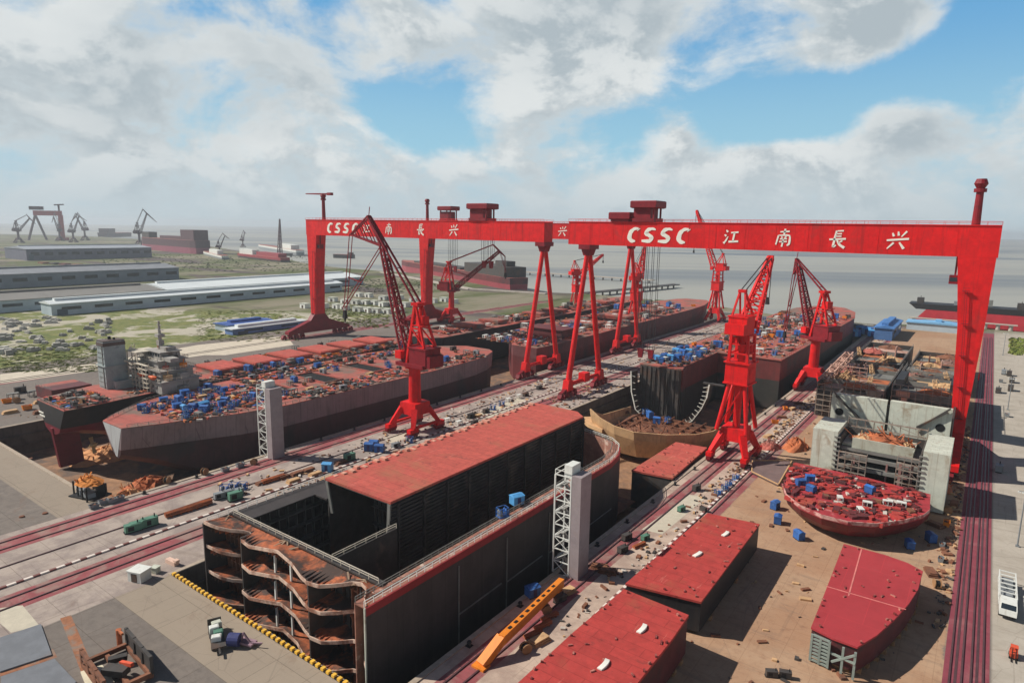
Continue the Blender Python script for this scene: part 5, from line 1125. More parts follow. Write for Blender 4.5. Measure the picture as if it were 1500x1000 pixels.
# open steel frame on the yard
o_ = G(172, 985)
T = thing('steel_cradle', 'rusty open steel cradle of heavy beams casting a black shadow on the yard', 'steel frame', (o_.x, o_.y, 0))
c, s_ = cos(-.1), sin(-.1)
def L(x, y, z): return (o_.x + x * c - y * s_, o_.y + x * s_ + y * c, z)
q = MB()
for y in (-3.6, 0, 3.6): q.bar(L(-6.2, y, .6), L(6.2, y, .6), .7, .9)
for x in (-6, 6): q.bar(L(x, -3.6, .9), L(x, 3.6, .9), .7, .9)
q.build('base_beam', RUSTD, T)
q = MB()
for x in (-6, -2, 2, 6): q.bar(L(x, -3.7, .9), L(x, -3.7, 3.8), .55)
q.bar(L(-6.2, -3.7, 3.4), L(6.2, -3.7, 3.4), .6); q.bar(L(-6, -3.7, .9), L(-2, -3.7, 3.4), .35); q.bar(L(2, -3.7, 3.4), L(6, -3.7, .9), .35); q.bar(L(-6, -3.7, 2.1), L(6, -3.7, 2.1), .4); q.build('side_frame', RUSTD, T)
q = MB()
for x in (-6, -2, 2, 6): q.bar(L(x, 3.7, .9), L(x, 3.7, 4.4), .55)
q.bar(L(-6.2, 3.7, 4), L(6.2, 3.7, 4), .6); q.bar(L(-5.6, 3.8, 2.4), L(5.6, 3.8, 2.4), .25, 2.8); q.build('side_frame', STEEL, T)
q = MB(); q.box(L(1.5, -.6, 1.6), (4.2, 2.0, 1.2), .5); q.box(L(-2, .8, 1.5), (3, 1.2, .9), 1.1); q.build('cross_cradle', STEEL, T)
q = MB(); q.bar(L(.4, .6, 2.0), L(3.8, 1.4, 2.8), .6); q.build('orange_bracket', mat('orange_red_paint', (200, 80, 50), .6, .2, .5), T)
q = MB(); q.tube(L(-8.2, 3, .0), L(-8.2, 3, 3.4), .5); q.bar(L(-9, 3, 3), L(-6, 3, 3.4), .4); q.build('post', RUST, T)
# steel plates on the apron
for pts, m_, lb in ((((0, 935), (60, 915), (76, 960), (0, 985)), 'plate_slate', 'slate grey steel plate on the apron under the pale concrete square'), (((2, 992), (80, 966), (112, 1000), (60, 1040), (0, 1030)), 'plate_slate', 'slate grey steel plate at the apron corner with rusty edges'), (((118, 985), (150, 975), (168, 1000), (130, 1015)), 'plate_pale', 'pale dusty plate lying beside the rusty cradle')):
    P_ = [G(u, v) for u, v in pts]; q = MB(); q.prism([(p.x, p.y) for p in P_], .02, .3); tag(q.build('steel_plate', mat(m_, (112, 114, 118) if m_ == 'plate_slate' else (206, 196, 170), .55, .12, .3, (140, 104, 80) if m_ == 'plate_slate' else (176, 160, 136), .3, .12)), lb, 'steel plate', 'steel plates on the apron')
P_ = [G(88, 915), G(62, 905), G(95, 985), G(118, 975)]
for pts in ([(88, 905), (104, 900), (140, 985), (122, 992)], [(0, 972), (78, 950), (84, 962), (0, 990)]):
    st_ = MB(); st_.add([tuple(G(u, v, .016)) for u, v in pts], [(0, 1, 2, 3)]); struct('rust_stain', st_, mat('rust_stain', (150, 100, 72), .95, .25, .5, (132, 118, 106), .5, .3))
# flatbed trailer with load
o_ = G(318, 938)
T = thing('flatbed_trailer', 'loaded flatbed trailer with pale crates beside the yellow kerb', 'trailer', (o_.x, o_.y, 0))
def L(x, y, z): return (o_.x + x * cos(-.42) - y * sin(-.42), o_.y + x * sin(-.42) + y * cos(-.42), z)
q = MB(); q.box(L(0, 0, 1.1), (8.6, 2.5, .3), -.42); q.bar(L(4.3, 0, 1.0), L(6, 0, .9), .3); q.box(L(-4.2, 0, 1.8), (.15, 2.5, 1.3), -.42); q.build('bed', STEEL, T)
for x in (-2.8, -1.6, 2.6):
    for y in (-1.05, 1.05): q = MB(); a_ = L(x, y - .2, .5); b_ = L(x, y + .2, .5); q.tube(a_, b_, .5, n=14); q.build('wheel', RUBBER_SHADE, T)
for i, (x, y, m_, d) in enumerate(((-3, .3, CREAM, 1.4), (-1.4, -.3, WHITEP, 1.6), (.2, .3, GREENP, 1.3), (1.6, -.2, WHITEP, 1.2))):
    q = MB(); q.box(L(x, y, 1.26 + d * .35), (1.3, 1.7, d * .7), -.3 - i * .1); q.box(L(x, y, 1.3 + d * .7), (1.1, 1.4, .1), -.3 - i * .1); o = q.build('crate', m_); tag(o, ['cream crate at the rear end of the flatbed trailer', 'white crate, second from the rear of the flatbed trailer', 'green crate on the flatbed trailer', 'white crate closest to the trailer drawbar'][i], 'crate', 'crates on the trailer')
o_ = G(344, 945)
T = thing('winch_drum', 'navy drum winch with pinkish frame standing behind the trailer by the kerb', 'winch', (o_.x, o_.y, 0))
q = MB(); q.tube((o_.x - .9, o_.y - .6, 1.3), (o_.x + .9, o_.y + .6, 1.3), 1.25, n=16); q.build('drum', NAVY, T)
q = MB(); q.box((o_.x + 1.6, o_.y + 1.6, .6), (3.4, 1.8, .4), .3); q.bar((o_.x + .4, o_.y + 1, .4), (o_.x + 1.2, o_.y + 1.2, 2.6), .3); q.bar((o_.x + 2.8, o_.y + 1.8, .4), (o_.x + 1.2, o_.y + 1.2, 2.6), .3); q.bar((o_.x + 2.6, o_.y + 1.6, .8), (o_.x + 4.8, o_.y + 2.8, 1.0), .25); q.build('frame', mat('pinkish_paint', (150, 120, 130), .7, .2, .5), T)
# orange-topped rack near the west dock corner
o_ = G(127, 727)
T = thing('storage_shed', 'black rack with rusty orange roof heap at the west dock corner', 'rack', (o_.x, o_.y, 0))
q = MB(); q.box((o_.x, o_.y + 1, .2), (10, 6, .4), .3)
for x in (-4.5, -1.5, 1.5, 4.5):
    for y in (-1.6, 3.6): q.bar((o_.x + x, o_.y + y, 0), (o_.x + x, o_.y + y, 4.2), .4)
q.bx(o_.x - 4.6, o_.y + 3.4, .4, o_.x + 4.6, o_.y + 3.7, 4); q.build('frame', BLACKP, T)
q = MB(); q.bx(o_.x - 3.8, o_.y - 1.2, .42, o_.x - .6, o_.y + 1.4, 2.0); q.bx(o_.x + .4, o_.y - 1.0, .42, o_.x + 3.4, o_.y + 1.2, 1.7); q.build('stored_boxes', GREYP, T)
heap('roof_heap', None, None, o_.x, o_.y + 1, 4.2, 5.2, 3.4, 1.6, mat('rusty_orange', (196, 120, 50), .85, .25, .5), parent=T, n=10)
# white dock-side hut with dark door and small kiosk
o_ = G(205, 848)
T = thing('hut', 'small white hut with dark side at the end of the yellow kerb', 'hut', (o_.x, o_.y, 0))
q = MB(); q.box((o_.x, o_.y, 1.2), (3.6, 3.0, 2.4), .35); q.build('walls', WHITEP, T); q = MB(); q.box((o_.x, o_.y, 2.52), (4.0, 3.4, .22), .35); q.build('roof', WHITEP, T)
q = MB(); q.box((o_.x + .55, o_.y - 1.46, 1.1), (1.5, .12, 1.9), .35); q.build('door', STEEL, T)
o_ = G(228, 838); q = MB(); q.box((o_.x, o_.y, .7), (1.6, 1.4, 1.4), .35); q.box((o_.x, o_.y, 1.46), (1.8, 1.6, .12), .35); tag(q.build('control_cabinet', CREAM), 'small cream cabinet between the white hut and the dock corner', 'cabinet')
o_ = G(258, 826); q = MB(); q.box((o_.x - 1, o_.y - .4, .5), (3.6, 1.2, 1.0), .1); q.box((o_.x + .6, o_.y - .2, 1.2), (1.2, 1.0, .5), .1); tag(q.build('bollard_block', mat('plaster_pink', (214, 180, 160), .85, .1, .6)), 'pinkish concrete block at the corner of the middle dock', 'block')
# yellow and black kerb blocks on the near edge of the middle dock
bl0 = None
for i in range(44):
    x = -143 + i * 1.53
    if bl0 is None:
        bl0 = MB().box((0, 0, .44), (.74, .8, .5), 0, .95).build('kerb_block', YELLOW, loc=(0, 0, 0)); o = bl0
        MB().box((0, .02, .14), (1.5, .7, .28)).build('base', BLACKP, bl0)
    else: o = copy_tree(bl0)
    o.location = (x, 66.2, .22); tag(o, f'yellow kerb block along the middle dock edge, {nth(i)} from the dock corner', 'kerb block', 'yellow kerb blocks')
    KID.pop('kerb_block', None)
# orange machine, white skeletal vehicle and lamp posts on the pale road
o_ = G(1484, 962)
T = thing('forklift', 'small orange forklift parked on the pale road', 'forklift', (o_.x, o_.y, 0))
q = MB(); q.box((o_.x, o_.y, .75), (1.3, 2.0, .8)); q.box((o_.x, o_.y + .9, .9), (1.2, .5, 1.1)); q.build('body', mat('orange_red_paint', ()), T)
q = MB()
for a in (-.5, .5):
    for b_ in (-.4, .7): q.bar((o_.x + a, o_.y + b_, 1.1), (o_.x + a, o_.y + b_, 2.2), .1)
q.box((o_.x, o_.y + .15, 2.25), (1.2, 1.3, .08)); q.build('guard', mat('orange_red_paint', ()), T)
q = MB(); q.bar((o_.x - .3, o_.y - 1.1, .1), (o_.x - .3, o_.y - 1.1, 2.4), .14); q.bar((o_.x + .3, o_.y - 1.1, .1), (o_.x + .3, o_.y - 1.1, 2.4), .14); q.bx(o_.x - .45, o_.y - 2.2, .12, o_.x - .25, o_.y - 1.1, .2); q.bx(o_.x + .25, o_.y - 2.2, .12, o_.x + .45, o_.y - 1.1, .2); q.bar((o_.x - .35, o_.y - 1.1, 1.6), (o_.x + .35, o_.y - 1.1, 1.6), .1); q.build('mast', BLACKP, T)
for a in (-.6, .6):
    for b_ in (-.7, .7): q = MB(); q.tube((o_.x + a - .12, o_.y + b_, .35), (o_.x + a + .12, o_.y + b_, .35), .36, n=12); q.build('wheel', RUBBER_SHADE, T)
o_ = G(1474, 880)
T = thing('work_truck', 'white open-topped service truck with ladder frame parked beside the red track', 'truck', (o_.x, o_.y, 0))
q = MB(); q.bx(o_.x - 1.5, o_.y - 9, .8, o_.x + 1.5, o_.y + 9, 1.2); q.build('chassis', STEEL, T)
q = MB(); q.loft([[(o_.x - 1.5, o_.y - 9.4, 1.2), (o_.x + 1.5, o_.y - 9.4, 1.2), (o_.x + 1.5, o_.y - 5, 1.2), (o_.x - 1.5, o_.y - 5, 1.2)], [(o_.x - 1.5, o_.y - 9.2, 2.4), (o_.x + 1.5, o_.y - 9.2, 2.4), (o_.x + 1.5, o_.y - 5, 2.4), (o_.x - 1.5, o_.y - 5, 2.4)], [(o_.x - 1.4, o_.y - 8.4, 3.5), (o_.x + 1.4, o_.y - 8.4, 3.5), (o_.x + 1.4, o_.y - 5.2, 3.5), (o_.x - 1.4, o_.y - 5.2, 3.5)]]); cbn = q.build('cab', WHITEP, T)
q = MB(); q.add([(o_.x - 1.3, o_.y - 9.18, 2.5), (o_.x + 1.3, o_.y - 9.18, 2.5), (o_.x + 1.25, o_.y - 8.5, 3.4), (o_.x - 1.25, o_.y - 8.5, 3.4)], [(0, 1, 2, 3)]); q.build('windscreen', GLASS, cbn)
q = MB(); 
for x in (-1.5, 1.5):
    q.bar((o_.x + x, o_.y - 4.6, 1.3), (o_.x + x, o_.y + 9, 1.3), .2, .5); q.bar((o_.x + x, o_.y - 4.6, 3.1), (o_.x + x, o_.y + 9, 3.1), .2)
    for k in range(7): q.bar((o_.x + x, o_.y - 4.4 + k * 2.2, 1.3), (o_.x + x, o_.y - 4.4 + k * 2.2, 3.1), .18)
for k in range(7): q.bar((o_.x - 1.5, o_.y - 4.4 + k * 2.2, 3.1), (o_.x + 1.5, o_.y - 4.4 + k * 2.2, 3.1), .3, .16)
q.build('load_frame', WHITEP, T)
q = MB(); q.bx(o_.x - 1.3, o_.y - 4.4, 1.22, o_.x + 1.3, o_.y + 8.8, 1.5); q.box((o_.x, o_.y + 5.5, 2.0), (2, 3, 1.0)); q.box((o_.x, o_.y - 1, 1.8), (1.8, 4, .6)); q.build('cargo', GREYP, T)
for y in (-7.4, -1, 4.6, 6.4):
    for x in (-1.3, 1.3): q = MB(); q.tube((o_.x + x - .2, o_.y + y, .55), (o_.x + x + .2, o_.y + y, .55), .55, n=14); q.build('wheel', RUBBER_SHADE, T)
def lamp(label, p, h):
    T = thing('lamp_post', label, 'lamp post', (p.x, p.y, 0), 'lamp posts on the pale road')
    q = MB(); q.tube((p.x, p.y, 0), (p.x, p.y, h), .2, .11, 8); q.box((p.x, p.y, .2), (.8, .8, .4)); q.build('pole', GREYP, T)
    q = MB(); q.bar((p.x - 1.4, p.y, h), (p.x + 1.4, p.y, h), .12); q.bar((p.x, p.y - 1.0, h - .3), (p.x, p.y + 1.0, h - .3), .12); q.build('crossarm', GREYP, T)
    for a in (-1.3, -.45, .45, 1.3): q = MB(); q.box((p.x + a, p.y - .2, h - .25), (.6, .7, .3)); q.build('floodlight', WHITEP, T)
lamp('tall grey floodlight post on the pale road beyond the white truck', G(1490, 800), 15)
lamp('tall grey floodlight post on the pale road near the parked boxes', G(1476, 600), 15)
lamp('tall grey floodlight post at the river end of the pale road', G(1469, 520), 15)
# scrap heaps on the sand yard and in the docks
hp = [((1375, 660), 0, 4.6, 9, 3.0, RUST, 'rust-orange scrap heap between the pale box section and the rigid leg foot'), ((1380, 715), 0, 3, 6, 2.0, RUST, 'low orange scrap heap in front of the pale right tank'), ((1166, 655), 0, 4.6, 7, 3.6, RUST, 'rust-orange scrap heap between the pale box section and the kerbed strip'),
      ((1080, 640), 0, 3, 6, 2.6, mat('ochre_scrap', (176, 128, 60), .9, .25, .5), 'ochre scrap heap on the rails behind the trestle crane'), ((1128, 655), 0, 3.6, 5, 2.6, DECK3, 'rosy scrap heap beside the kerbed strip'),
      ((150, 668), FLOOR, 10, 14, 3.4, mat('dock_sand', (206, 150, 104), .95, .15, .5), 'sandy heap on the west dock floor under the pale stern'), ((190, 740), FLOOR, 9, 10, 5.0, mat('dock_sand', ()), 'orange sand heap in the west dock near the black rack'), ((215, 715), FLOOR, 7, 9, 4, RUST, 'rusty scrap heap against the west dock wall')]
for (u, v), z, rx, ry, h, m_, lb in hp: p = G(u, v, z); heap('scrap_heap', lb, 'scrap heap', min(p.x, -208) if z < 0 else p.x, max(p.y, 86) if z < 0 else p.y, z, rx, ry, h, m_, 'scrap heaps', 24)
# grey ramp plate beside the half-moon block
P_ = [G(u, v, .5) for u, v in ((1101, 692), (1140, 711), (1160, 676), (1102, 676))]
q = MB(); q.prism([(p.x, p.y) for p in P_], .4, .9); o = q.build('ramp_plate', mat('plate_brown_grey', (116, 96, 92), .7, .15, .4)); tag(o, 'brown-grey ramp plate with pale rim beside the half-moon block', 'steel plate')
q = MB()
for a, b_ in zip(P_, P_[1:] + P_[:1]): q.bar((a.x, a.y, .95), (b_.x, b_.y, .95), .35, .3)
q.build('rim', TANSTEEL, o)
# fine litter nobody could count
def inside(x, y, P):
    c = False; j = len(P) - 1
    for i in range(len(P)):
        if (P[i][1] > y) != (P[j][1] > y) and x < (P[j][0] - P[i][0]) * (y - P[i][1]) / (P[j][1] - P[i][1]) + P[i][0]: c = not c
        j = i
    return c
def litter(name, n, regs, m_, s0, s1, seed, poly=None):
    rr = random.Random(seed); q = MB()
    for _ in range(n):
        x0, x1, y0, y1, z = rr.choice(regs); s = rr.uniform(s0, s1); x, y = rr.uniform(x0, x1), rr.uniform(y0, y1)
        if poly and not inside(x, y, poly): continue
        if any(abs(x - a[0]) < a[2] - 2 and abs(y - a[1]) < a[3] - 1.5 for a in AV): continue
        q.box((x, y, z + s * .2), (s * rr.uniform(.5, 2.4), s * rr.uniform(.4, 1.2), s * rr.uniform(.3, .8)), rr.uniform(0, 3))
    o = q.build(name, m_, loc=(0, 0, 0)); o['kind'] = 'stuff'; return o
decks = [(-248, -212, 106, 150, 13.26), (-258, -246, 150, 262, 13.26), (-221, -207, 150, 262, 13.26), (-270, -265, 112, 262, 13.26), (-252, -205, 352, 540, 13.26), (-252, -205, 306, 352, 12.3), (-297, -270, 300, 560, 13.2), (-132, -116, 294, 345, 15.22), (-132, -83, 348, 560, 15.22), (-132, -83, 348, 560, 15.22), (-284, -262, 89, 104, 13.26)]
ydeb = [(-166, -146, 100, 300, .02), (-166, -146, 100, 300, .02), (-186, -168, 100, 330, .02), (-186, -168, 150, 560, .02), (-155, -146, 110, 560, .02), (-64, -59.5, 100, 560, .02), (-64, -59.5, 180, 340, .02), (-53, 0, 90, 330, .02), (-2, 1, 150, 330, .02), (-320, -305, 90, 560, .02)]
litter('deck_litter', 1300, decks, mat('litter_pale', (190, 180, 168), .8, .2, .5), .35, 1.1, 1); litter('deck_litter', 1500, decks, RUST, .4, 1.4, 2); litter('deck_litter', 1900, decks, STEEL, .4, 1.6, 3); litter('deck_litter', 900, decks, DECK, .5, 1.8, 4)
litter('deck_litter', 200, decks, BLUE, .6, 1.4, 8)
litter('yard_litter', 900, ydeb, STEEL, .2, .8, 5); litter('yard_litter', 700, ydeb, TANSTEEL, .25, 1.0, 6); litter('yard_litter', 900, ydeb, RUSTD, .3, 1.1, 7); litter('yard_litter', 420, ydeb[:6], mat('litter_pale', ()), .3, 1.0, 9); litter('half_moon_litter', 260, [(-43, -8, 182, 214, 6.5)], HULLRED, .5, 1.6, 12, ol); litter('half_moon_litter', 260, [(-43, -8, 182, 214, 6.5)], DECK2, .5, 1.6, 14, ol); litter('half_moon_litter', 70, [(-43, -8, 182, 214, 6.5)], mat('litter_pale', ()), .4, 1.2, 13, ol)

# mooring bollards along the dock copings
b0 = None; nb_ = 0
for lab, x, ys in (('the west dock east edge', -196.0, range(84, 330, 16)), ('the middle dock west edge', -146.4, range(84, 330, 18)), ('the middle dock east edge', -73.2, range(88, 330, 17))):
    for i, y in enumerate(ys):
        if b0 is None:
            b0 = thing('mooring_bollard', '', 'bollard'); MB().tube((0, 0, 0), (0, 0, .7), .34, .28, 10).tube((0, 0, .7), (0, 0, 1.0), .5, .4, 10).build('post', BLACKP, b0); MB().box((0, 0, .05), (1.2, 1.2, .1)).build('base', BLACKP, b0); o = b0
        else: o = copy_tree(b0)
        o.location = (x, y, .01); tag(o, f'black mooring bollard on {lab}, {nth(i)} from the yard', 'bollard', 'mooring bollards')
for (u, v, lb) in ((32, 757, 'dark drain cover on the west apron, closer to the track'), (66, 752, 'dark drain cover on the west apron, closer to the black rack'), (45, 672, 'rusty mooring ring on the west dock near edge')):
    p = G(u, v); tag(MB().tube((p.x, p.y, .01), (p.x, p.y, .35), .7, .6, 12).build('drain_cover' if v > 700 else 'mooring_ring', RUSTD), lb, 'drain cover' if v > 700 else 'ring')
# ------------------------------------------------------------------ sheds, field, far yards and the river
def shed(label, x0, x1, y0, y1, h, ridge, rm, wallm, skylights=0):
    T = thing('warehouse', label, 'warehouse', ((x0 + x1) / 2, y0, 0), 'long warehouses west of the docks')
    a = MB(); a.bx(x0, y0, 0, x1, y1, h); a.build('walls', wallm, T)
    xm = (x0 + x1) / 2; a = MB(); a.loft([[(x0 - 1, y, h + .02), (x1 + 1, y, h + .02), (x1 + 1, y, h + .5), (xm, y, h + ridge), (x0 - 1, y, h + .5)] for y in (y0 - 1, y1 + 1)]); rf = a.build('roof', rm, T)
    a = MB(); a.bx(xm - 2.2, y0 + 6, h + ridge - .6, xm + 2.2, y1 - 6, h + ridge + 1.6); a.build('ridge_vent', rm, rf)
    n = int((y1 - y0) / 24)
    for k in range(n):
        y = y0 + (k + .3) * (y1 - y0) / n; a = MB(); a.bx(x1 + .02, y, h * .45, x1 + .1, y + 15, h * .72); a.build('window', GLASS, T)
    a = MB(); a.bx(x1 + .02, y0 + 4, .1, x1 + .14, y0 + 12, h * .55); a.build('door', mat('shed_door', (86, 96, 104), .6, .1, .3), T)
    return T
shed('long pale-roofed warehouse with grey-blue walls closest to the docks', -660, -637, 212, 520, 9.5, 2.6, PALEROOF, WALLGREY)
shed('wide warehouse with a weathered brown roof behind the pale-roofed one', -760, -690, 90, 330, 10, 4.2, BROWNROOF, WALLGREY)
shed('wide white-roofed warehouse behind the long pale-roofed one', -765, -690, 336, 600, 10, 4.6, PALEROOF, WALLGREY)
shed('dark-roofed long shed standing behind the brown-roofed warehouse', -1010, -930, 240, 470, 16, 5, DARKROOF, mat('shed_wall_dark', (120, 128, 136), .7, .1, .1))
shed('far grey shed with pale roof beyond the rusty steel stockyard', -1660, -1540, 480, 720, 22, 5, mat('grey_roof', (150, 154, 160), .6, .1, .05), mat('shed_wall_far', (104, 104, 116), .7, .1, .1))
shed('low blue-roofed shed on the field beyond the hatch covers', -470, -452, 262, 300, 4.6, 1.2, mat('blue_roof', (70, 98, 160), .6, .15, .1), WALLGREY)
shed('low white-roofed shed beside the blue-roofed one on the field', -446, -436, 256, 318, 4, 1.0, PALEROOF, mat('shed_wall_blue', (104, 128, 176), .6, .1, .1))
# white tanks stored on the field
w0 = None; rr = random.Random(4); cnt = 0
for i in range(30):
    p = G(528 + (i % 10) * 15 + rr.uniform(-4, 4) - 40 * (i // 10), 436 + (i // 10) * 7 + rr.uniform(-2, 2) + (i % 10) * .9)
    if w0 is None:
        w0 = thing('storage_box', '', 'storage box'); MB().box((0, 0, 2.2), (9, 6, 4.4), 0, .96).build('body', WHITEP, w0); MB().box((0, 0, 4.5), (9.4, 6.4, .3)).build('lid', CREAM, w0); MB().bx(-1, -3.2, .2, 1.4, -3.04, 3).build('door', STEEL, w0); o = w0
    else: o = copy_tree(w0)
    o.location = (p.x, p.y, 0); o.rotation_euler = (0, 0, rr.uniform(-.2, .2)); tag(o, f'white storage box on the field by the far quay, {("front", "middle", "back")[2 - i // 10]} row, {nth(i % 10)} along', 'storage box', 'white storage boxes')
# pale crates on the waste ground
c0 = None
for i in range(64):
    u, v = rr.uniform(2, 165), rr.uniform(466, 520); p = G(u, v)
    if c0 is None:
        c0 = MB(); c0.box((0, 0, .7), (6, 2.6, 1.4)); c0.box((-1.2, .2, 1.8), (2.6, 2.2, .9), .1); c0.box((1.5, -.2, 1.6), (2, 1.6, .5), .3); c0 = c0.build('covered_stack', mat('pale_cover', (190, 186, 176), .85, .15, .4, tint=.45), loc=(0, 0, 0)); o = c0
    else: o = c0.copy(); COL.objects.link(o)
    o.location = (p.x, p.y, 0); o.rotation_euler = (0, 0, rr.uniform(0, 3)); k = rr.uniform(.7, 1.5); o.scale = (k, k, k * rr.uniform(.6, 1.1))
CS = sorted([o for o in bpy.data.objects if o.name.startswith('covered_stack')], key=lambda o: -o.location.x * .6 + o.location.y * .01)
for i, o in enumerate(CS): tag(o, f'pale covered stack on the waste ground below the warehouses, {nth(i)} from the docks', 'covered stack', 'pale covered stacks')
def tuft_field(name, poly, n, m_, h0, h1, seed, w=1.2):
    r2 = random.Random(seed); q = MB()
    for _ in range(n):
        u, v = r2.uniform(poly[0], poly[1]), r2.uniform(poly[2], poly[3]); p = G(u, v); h = r2.uniform(h0, h1)
        for k in range(3):
            a = r2.uniform(0, 3.14); d = (cos(a) * w, sin(a) * w); o2 = (r2.uniform(-1, 1), r2.uniform(-1, 1))
            q.add([(p.x + o2[0] - d[0], p.y + o2[1] - d[1], 0), (p.x + o2[0] + d[0], p.y + o2[1] + d[1], 0), (p.x + o2[0] + d[0] * .6, p.y + o2[1] + d[1] * .6, h), (p.x + o2[0] - d[0] * .8, p.y + o2[1] - d[1] * .8, h * .8)], [(0, 1, 2, 3)])
    o = q.build(name, m_, loc=(0, 0, 0)); o['kind'] = 'stuff'; return o
GRS = mat('rough_grass', (112, 124, 54), .9, .3, .3, (130, 128, 70), .5, .1); GRD = mat('dark_scrub', (70, 84, 46), .95, .3, .3)
tuft_field('rough_grass', (0, 150, 505, 545), 900, GRS, .1, .3, 1); tuft_field('rough_grass', (290, 440, 455, 500), 700, GRS, .1, .4, 2); tuft_field('rough_grass', (470, 570, 446, 480), 700, GRS, .15, .6, 3)
tuft_field('dark_scrub', (150, 480, 372, 398), 700, GRD, .4, 1.2, 4, 1.6); tuft_field('dark_scrub', (480, 640, 408, 428), 500, GRD, .3, 1.0, 5, 1.2); tuft_field('rough_grass', (1480, 1500, 496, 520), 200, GRS, .4, 1.5, 6)
# steel stockyard behind the sheds: plates lying in rows
for i in range(26):
    u, v = 60 + (i % 9) * 17 + rr.uniform(-5, 5) - (i // 9) * 12, 386 + (i // 9) * 7 + (i % 9) * 1.0; p = G(u, v)
    q = MB(); q.box((p.x, p.y, 1.2), (26, 12, 2.4), rr.uniform(-.1, .1)); q.box((p.x + 2, p.y, 2.8), (20, 9, .8), rr.uniform(-.2, .2)); tag(q.build('plate_stack', (RUSTD, STEEL, HULLRED)[i % 3]), f'{("brown", "grey", "dark red")[i % 3]} plate stack in the far stockyard, {("first", "second", "third")[i // 9]} row, {nth(i % 9)} along', 'plate stack', 'far stockyard plate stacks')
# far gantry, cranes and ships
def far_at(u, v, z=0.0): return G(u, v, z)
p = G(77, 352)
T = thing('gantry_crane', 'far dark red gantry crane with a grey cabin on its girder, across the fields', 'gantry crane', (p.x, p.y, 0), 'far yard cranes')
d = Vector((.81, .59, 0)); n_ = Vector((-.59, .81, 0)); S = 1.72
def fp_(a, b_, z): q_ = p + d * a * S + n_ * b_ * S; return (q_.x, q_.y, z * S)
q = MB(); q.bar(fp_(-36, 0, 62), fp_(26, 0, 62), 8 * S, 11 * S); q.build('girder', mat('far_red', (160, 40, 46), .7, .15, .1), T)
q = MB(); q.bar(fp_(24, 0, 58), fp_(24, 0, 0), 8 * S, 8 * S); q.bar(fp_(24, -18, 3), fp_(24, 18, 3), 6 * S); q.build('rigid_leg', mat('far_red', ()), T)
for e in (-1, 1): q = MB(); q.tube(fp_(-34, 0, 58), fp_(-34 + e * 14, e * 10, 0), 2.6 * S); q.build('hinged_leg', FARGREY, T)
q = MB(); q.box(Vector(fp_(-30, 0, 73)), (26 * S, 12 * S, 8 * S), .6); q.build('trolley', FARGREY, T); q = MB(); q.tube(fp_(22, 0, 66), fp_(22, 0, 80), 2 * S); q.bar(fp_(12, 0, 81), fp_(34, 0, 82), 2.4 * S); q.build('service_column', FARGREY, T)
farc = [((205, 360), 1.5, 30, ((22, 0, 70), (44, 0, 52), (14, 0, 80), None), 'grey luffing crane standing alone on the far waterside'), ((28, 356), 1.5, 28, ((34, 0, 56), (48, 0, 44), (28, 0, 64), None), 'far grey crane with low boom left of the dark red gantry'), ((108, 355), 1.35, 40, ((20, 0, 70), (40, 0, 58), (12, 0, 78), None), 'far grey crane close beside the dark red gantry leg'), ((125, 352), 1.5, 200, ((24, 0, 64), (40, 0, 52), (18, 0, 74), None), 'far grey crane with boom turned back, second beyond the gantry'), ((322, 374), .72, 40, ((20, 0, 66), (36, 0, 56), (14, 0, 76), None), 'small far grey crane next to the white boats'), ((356, 362), .8, 90, ((10, 0, 62), (18, 0, 54), (6, 0, 70), None), 'thin far grey crane on the jetty behind the red barge'), ((88, 353), 1.4, 320, ((26, 0, 66), (40, 0, 50), (18, 0, 76), None), 'far grey crane partly behind the dark red gantry')]
for (u, v), s_, yaw, pose, lb in farc: p_ = G(u, v); portal_crane(lb, (p_.x, p_.y, 0), yaw, 'column', True, 'far yard cranes', s_, pose)
def farship(label, a, b_, beam, h, mt, mb2, blocks, z0=-4.4, cat='ship'):
    a, b_ = Vector((a.x, a.y, 0)), Vector((b_.x, b_.y, 0)); d = (b_ - a); Lh = d.length; d.normalize(); n_ = Vector((-d.y, d.x, 0))
    T = thing('ship', label, cat, (a.x, a.y, z0), 'ships on the river')
    def pt(t, s, z): q_ = a + d * (t * Lh) + n_ * (s * beam / 2); return (q_.x, q_.y, z)
    def pl(z, f, bow): return [pt(0, -f * .8, z), pt(.06, -f, z), pt(.86, -f, z), pt(.95, -f * .6, z), pt(bow, 0, z), pt(.95, f * .6, z), pt(.86, f, z), pt(.06, f, z), pt(0, f * .8, z)]
    q = MB(); q.loft([pl(z0, .92, .97), pl(h * .45, .98, .985)]); q.build('bottom_plating', mb2, T)
    q = MB(); q.loft([pl(h * .45 + .01, .98, .985), pl(h, 1, 1.0)]); q.build('topside', mt, T)
    q = MB(); q.loft([pl(h + .01, .97, .985), pl(h + .25, .97, .985)]); q.build('deck', DECK3, T)
    for t0, t1, wf, z1, m_, nm in blocks:
        q = MB(); z_ = h + .27; q.add([pt(t0, -wf, z_), pt(t1, -wf, z_), pt(t1, wf, z_), pt(t0, wf, z_), pt(t0, -wf, z_ + z1), pt(t1, -wf, z_ + z1), pt(t1, wf, z_ + z1), pt(t0, wf, z_ + z1)], [(3, 2, 1, 0), (4, 5, 6, 7), (0, 1, 5, 4), (1, 2, 6, 5), (2, 3, 7, 6), (3, 0, 4, 7)]); q.build(nm, m_, T)
    return T
PINKR = mat('far_pink_red', (150, 82, 96), .7, .1, .1)
farship('far grey and pink ship with bulky grey stern block beside the lone grey crane', G(298, 372), G(212, 364), 46, 34, FARGREY, PINKR, [(.02, .22, .8, 26, FARGREY, 'accommodation_block'), (.25, .6, .6, 8, FARGREY, 'hatch_row'), (.82, .95, .5, 16, STEEL, 'forecastle')])
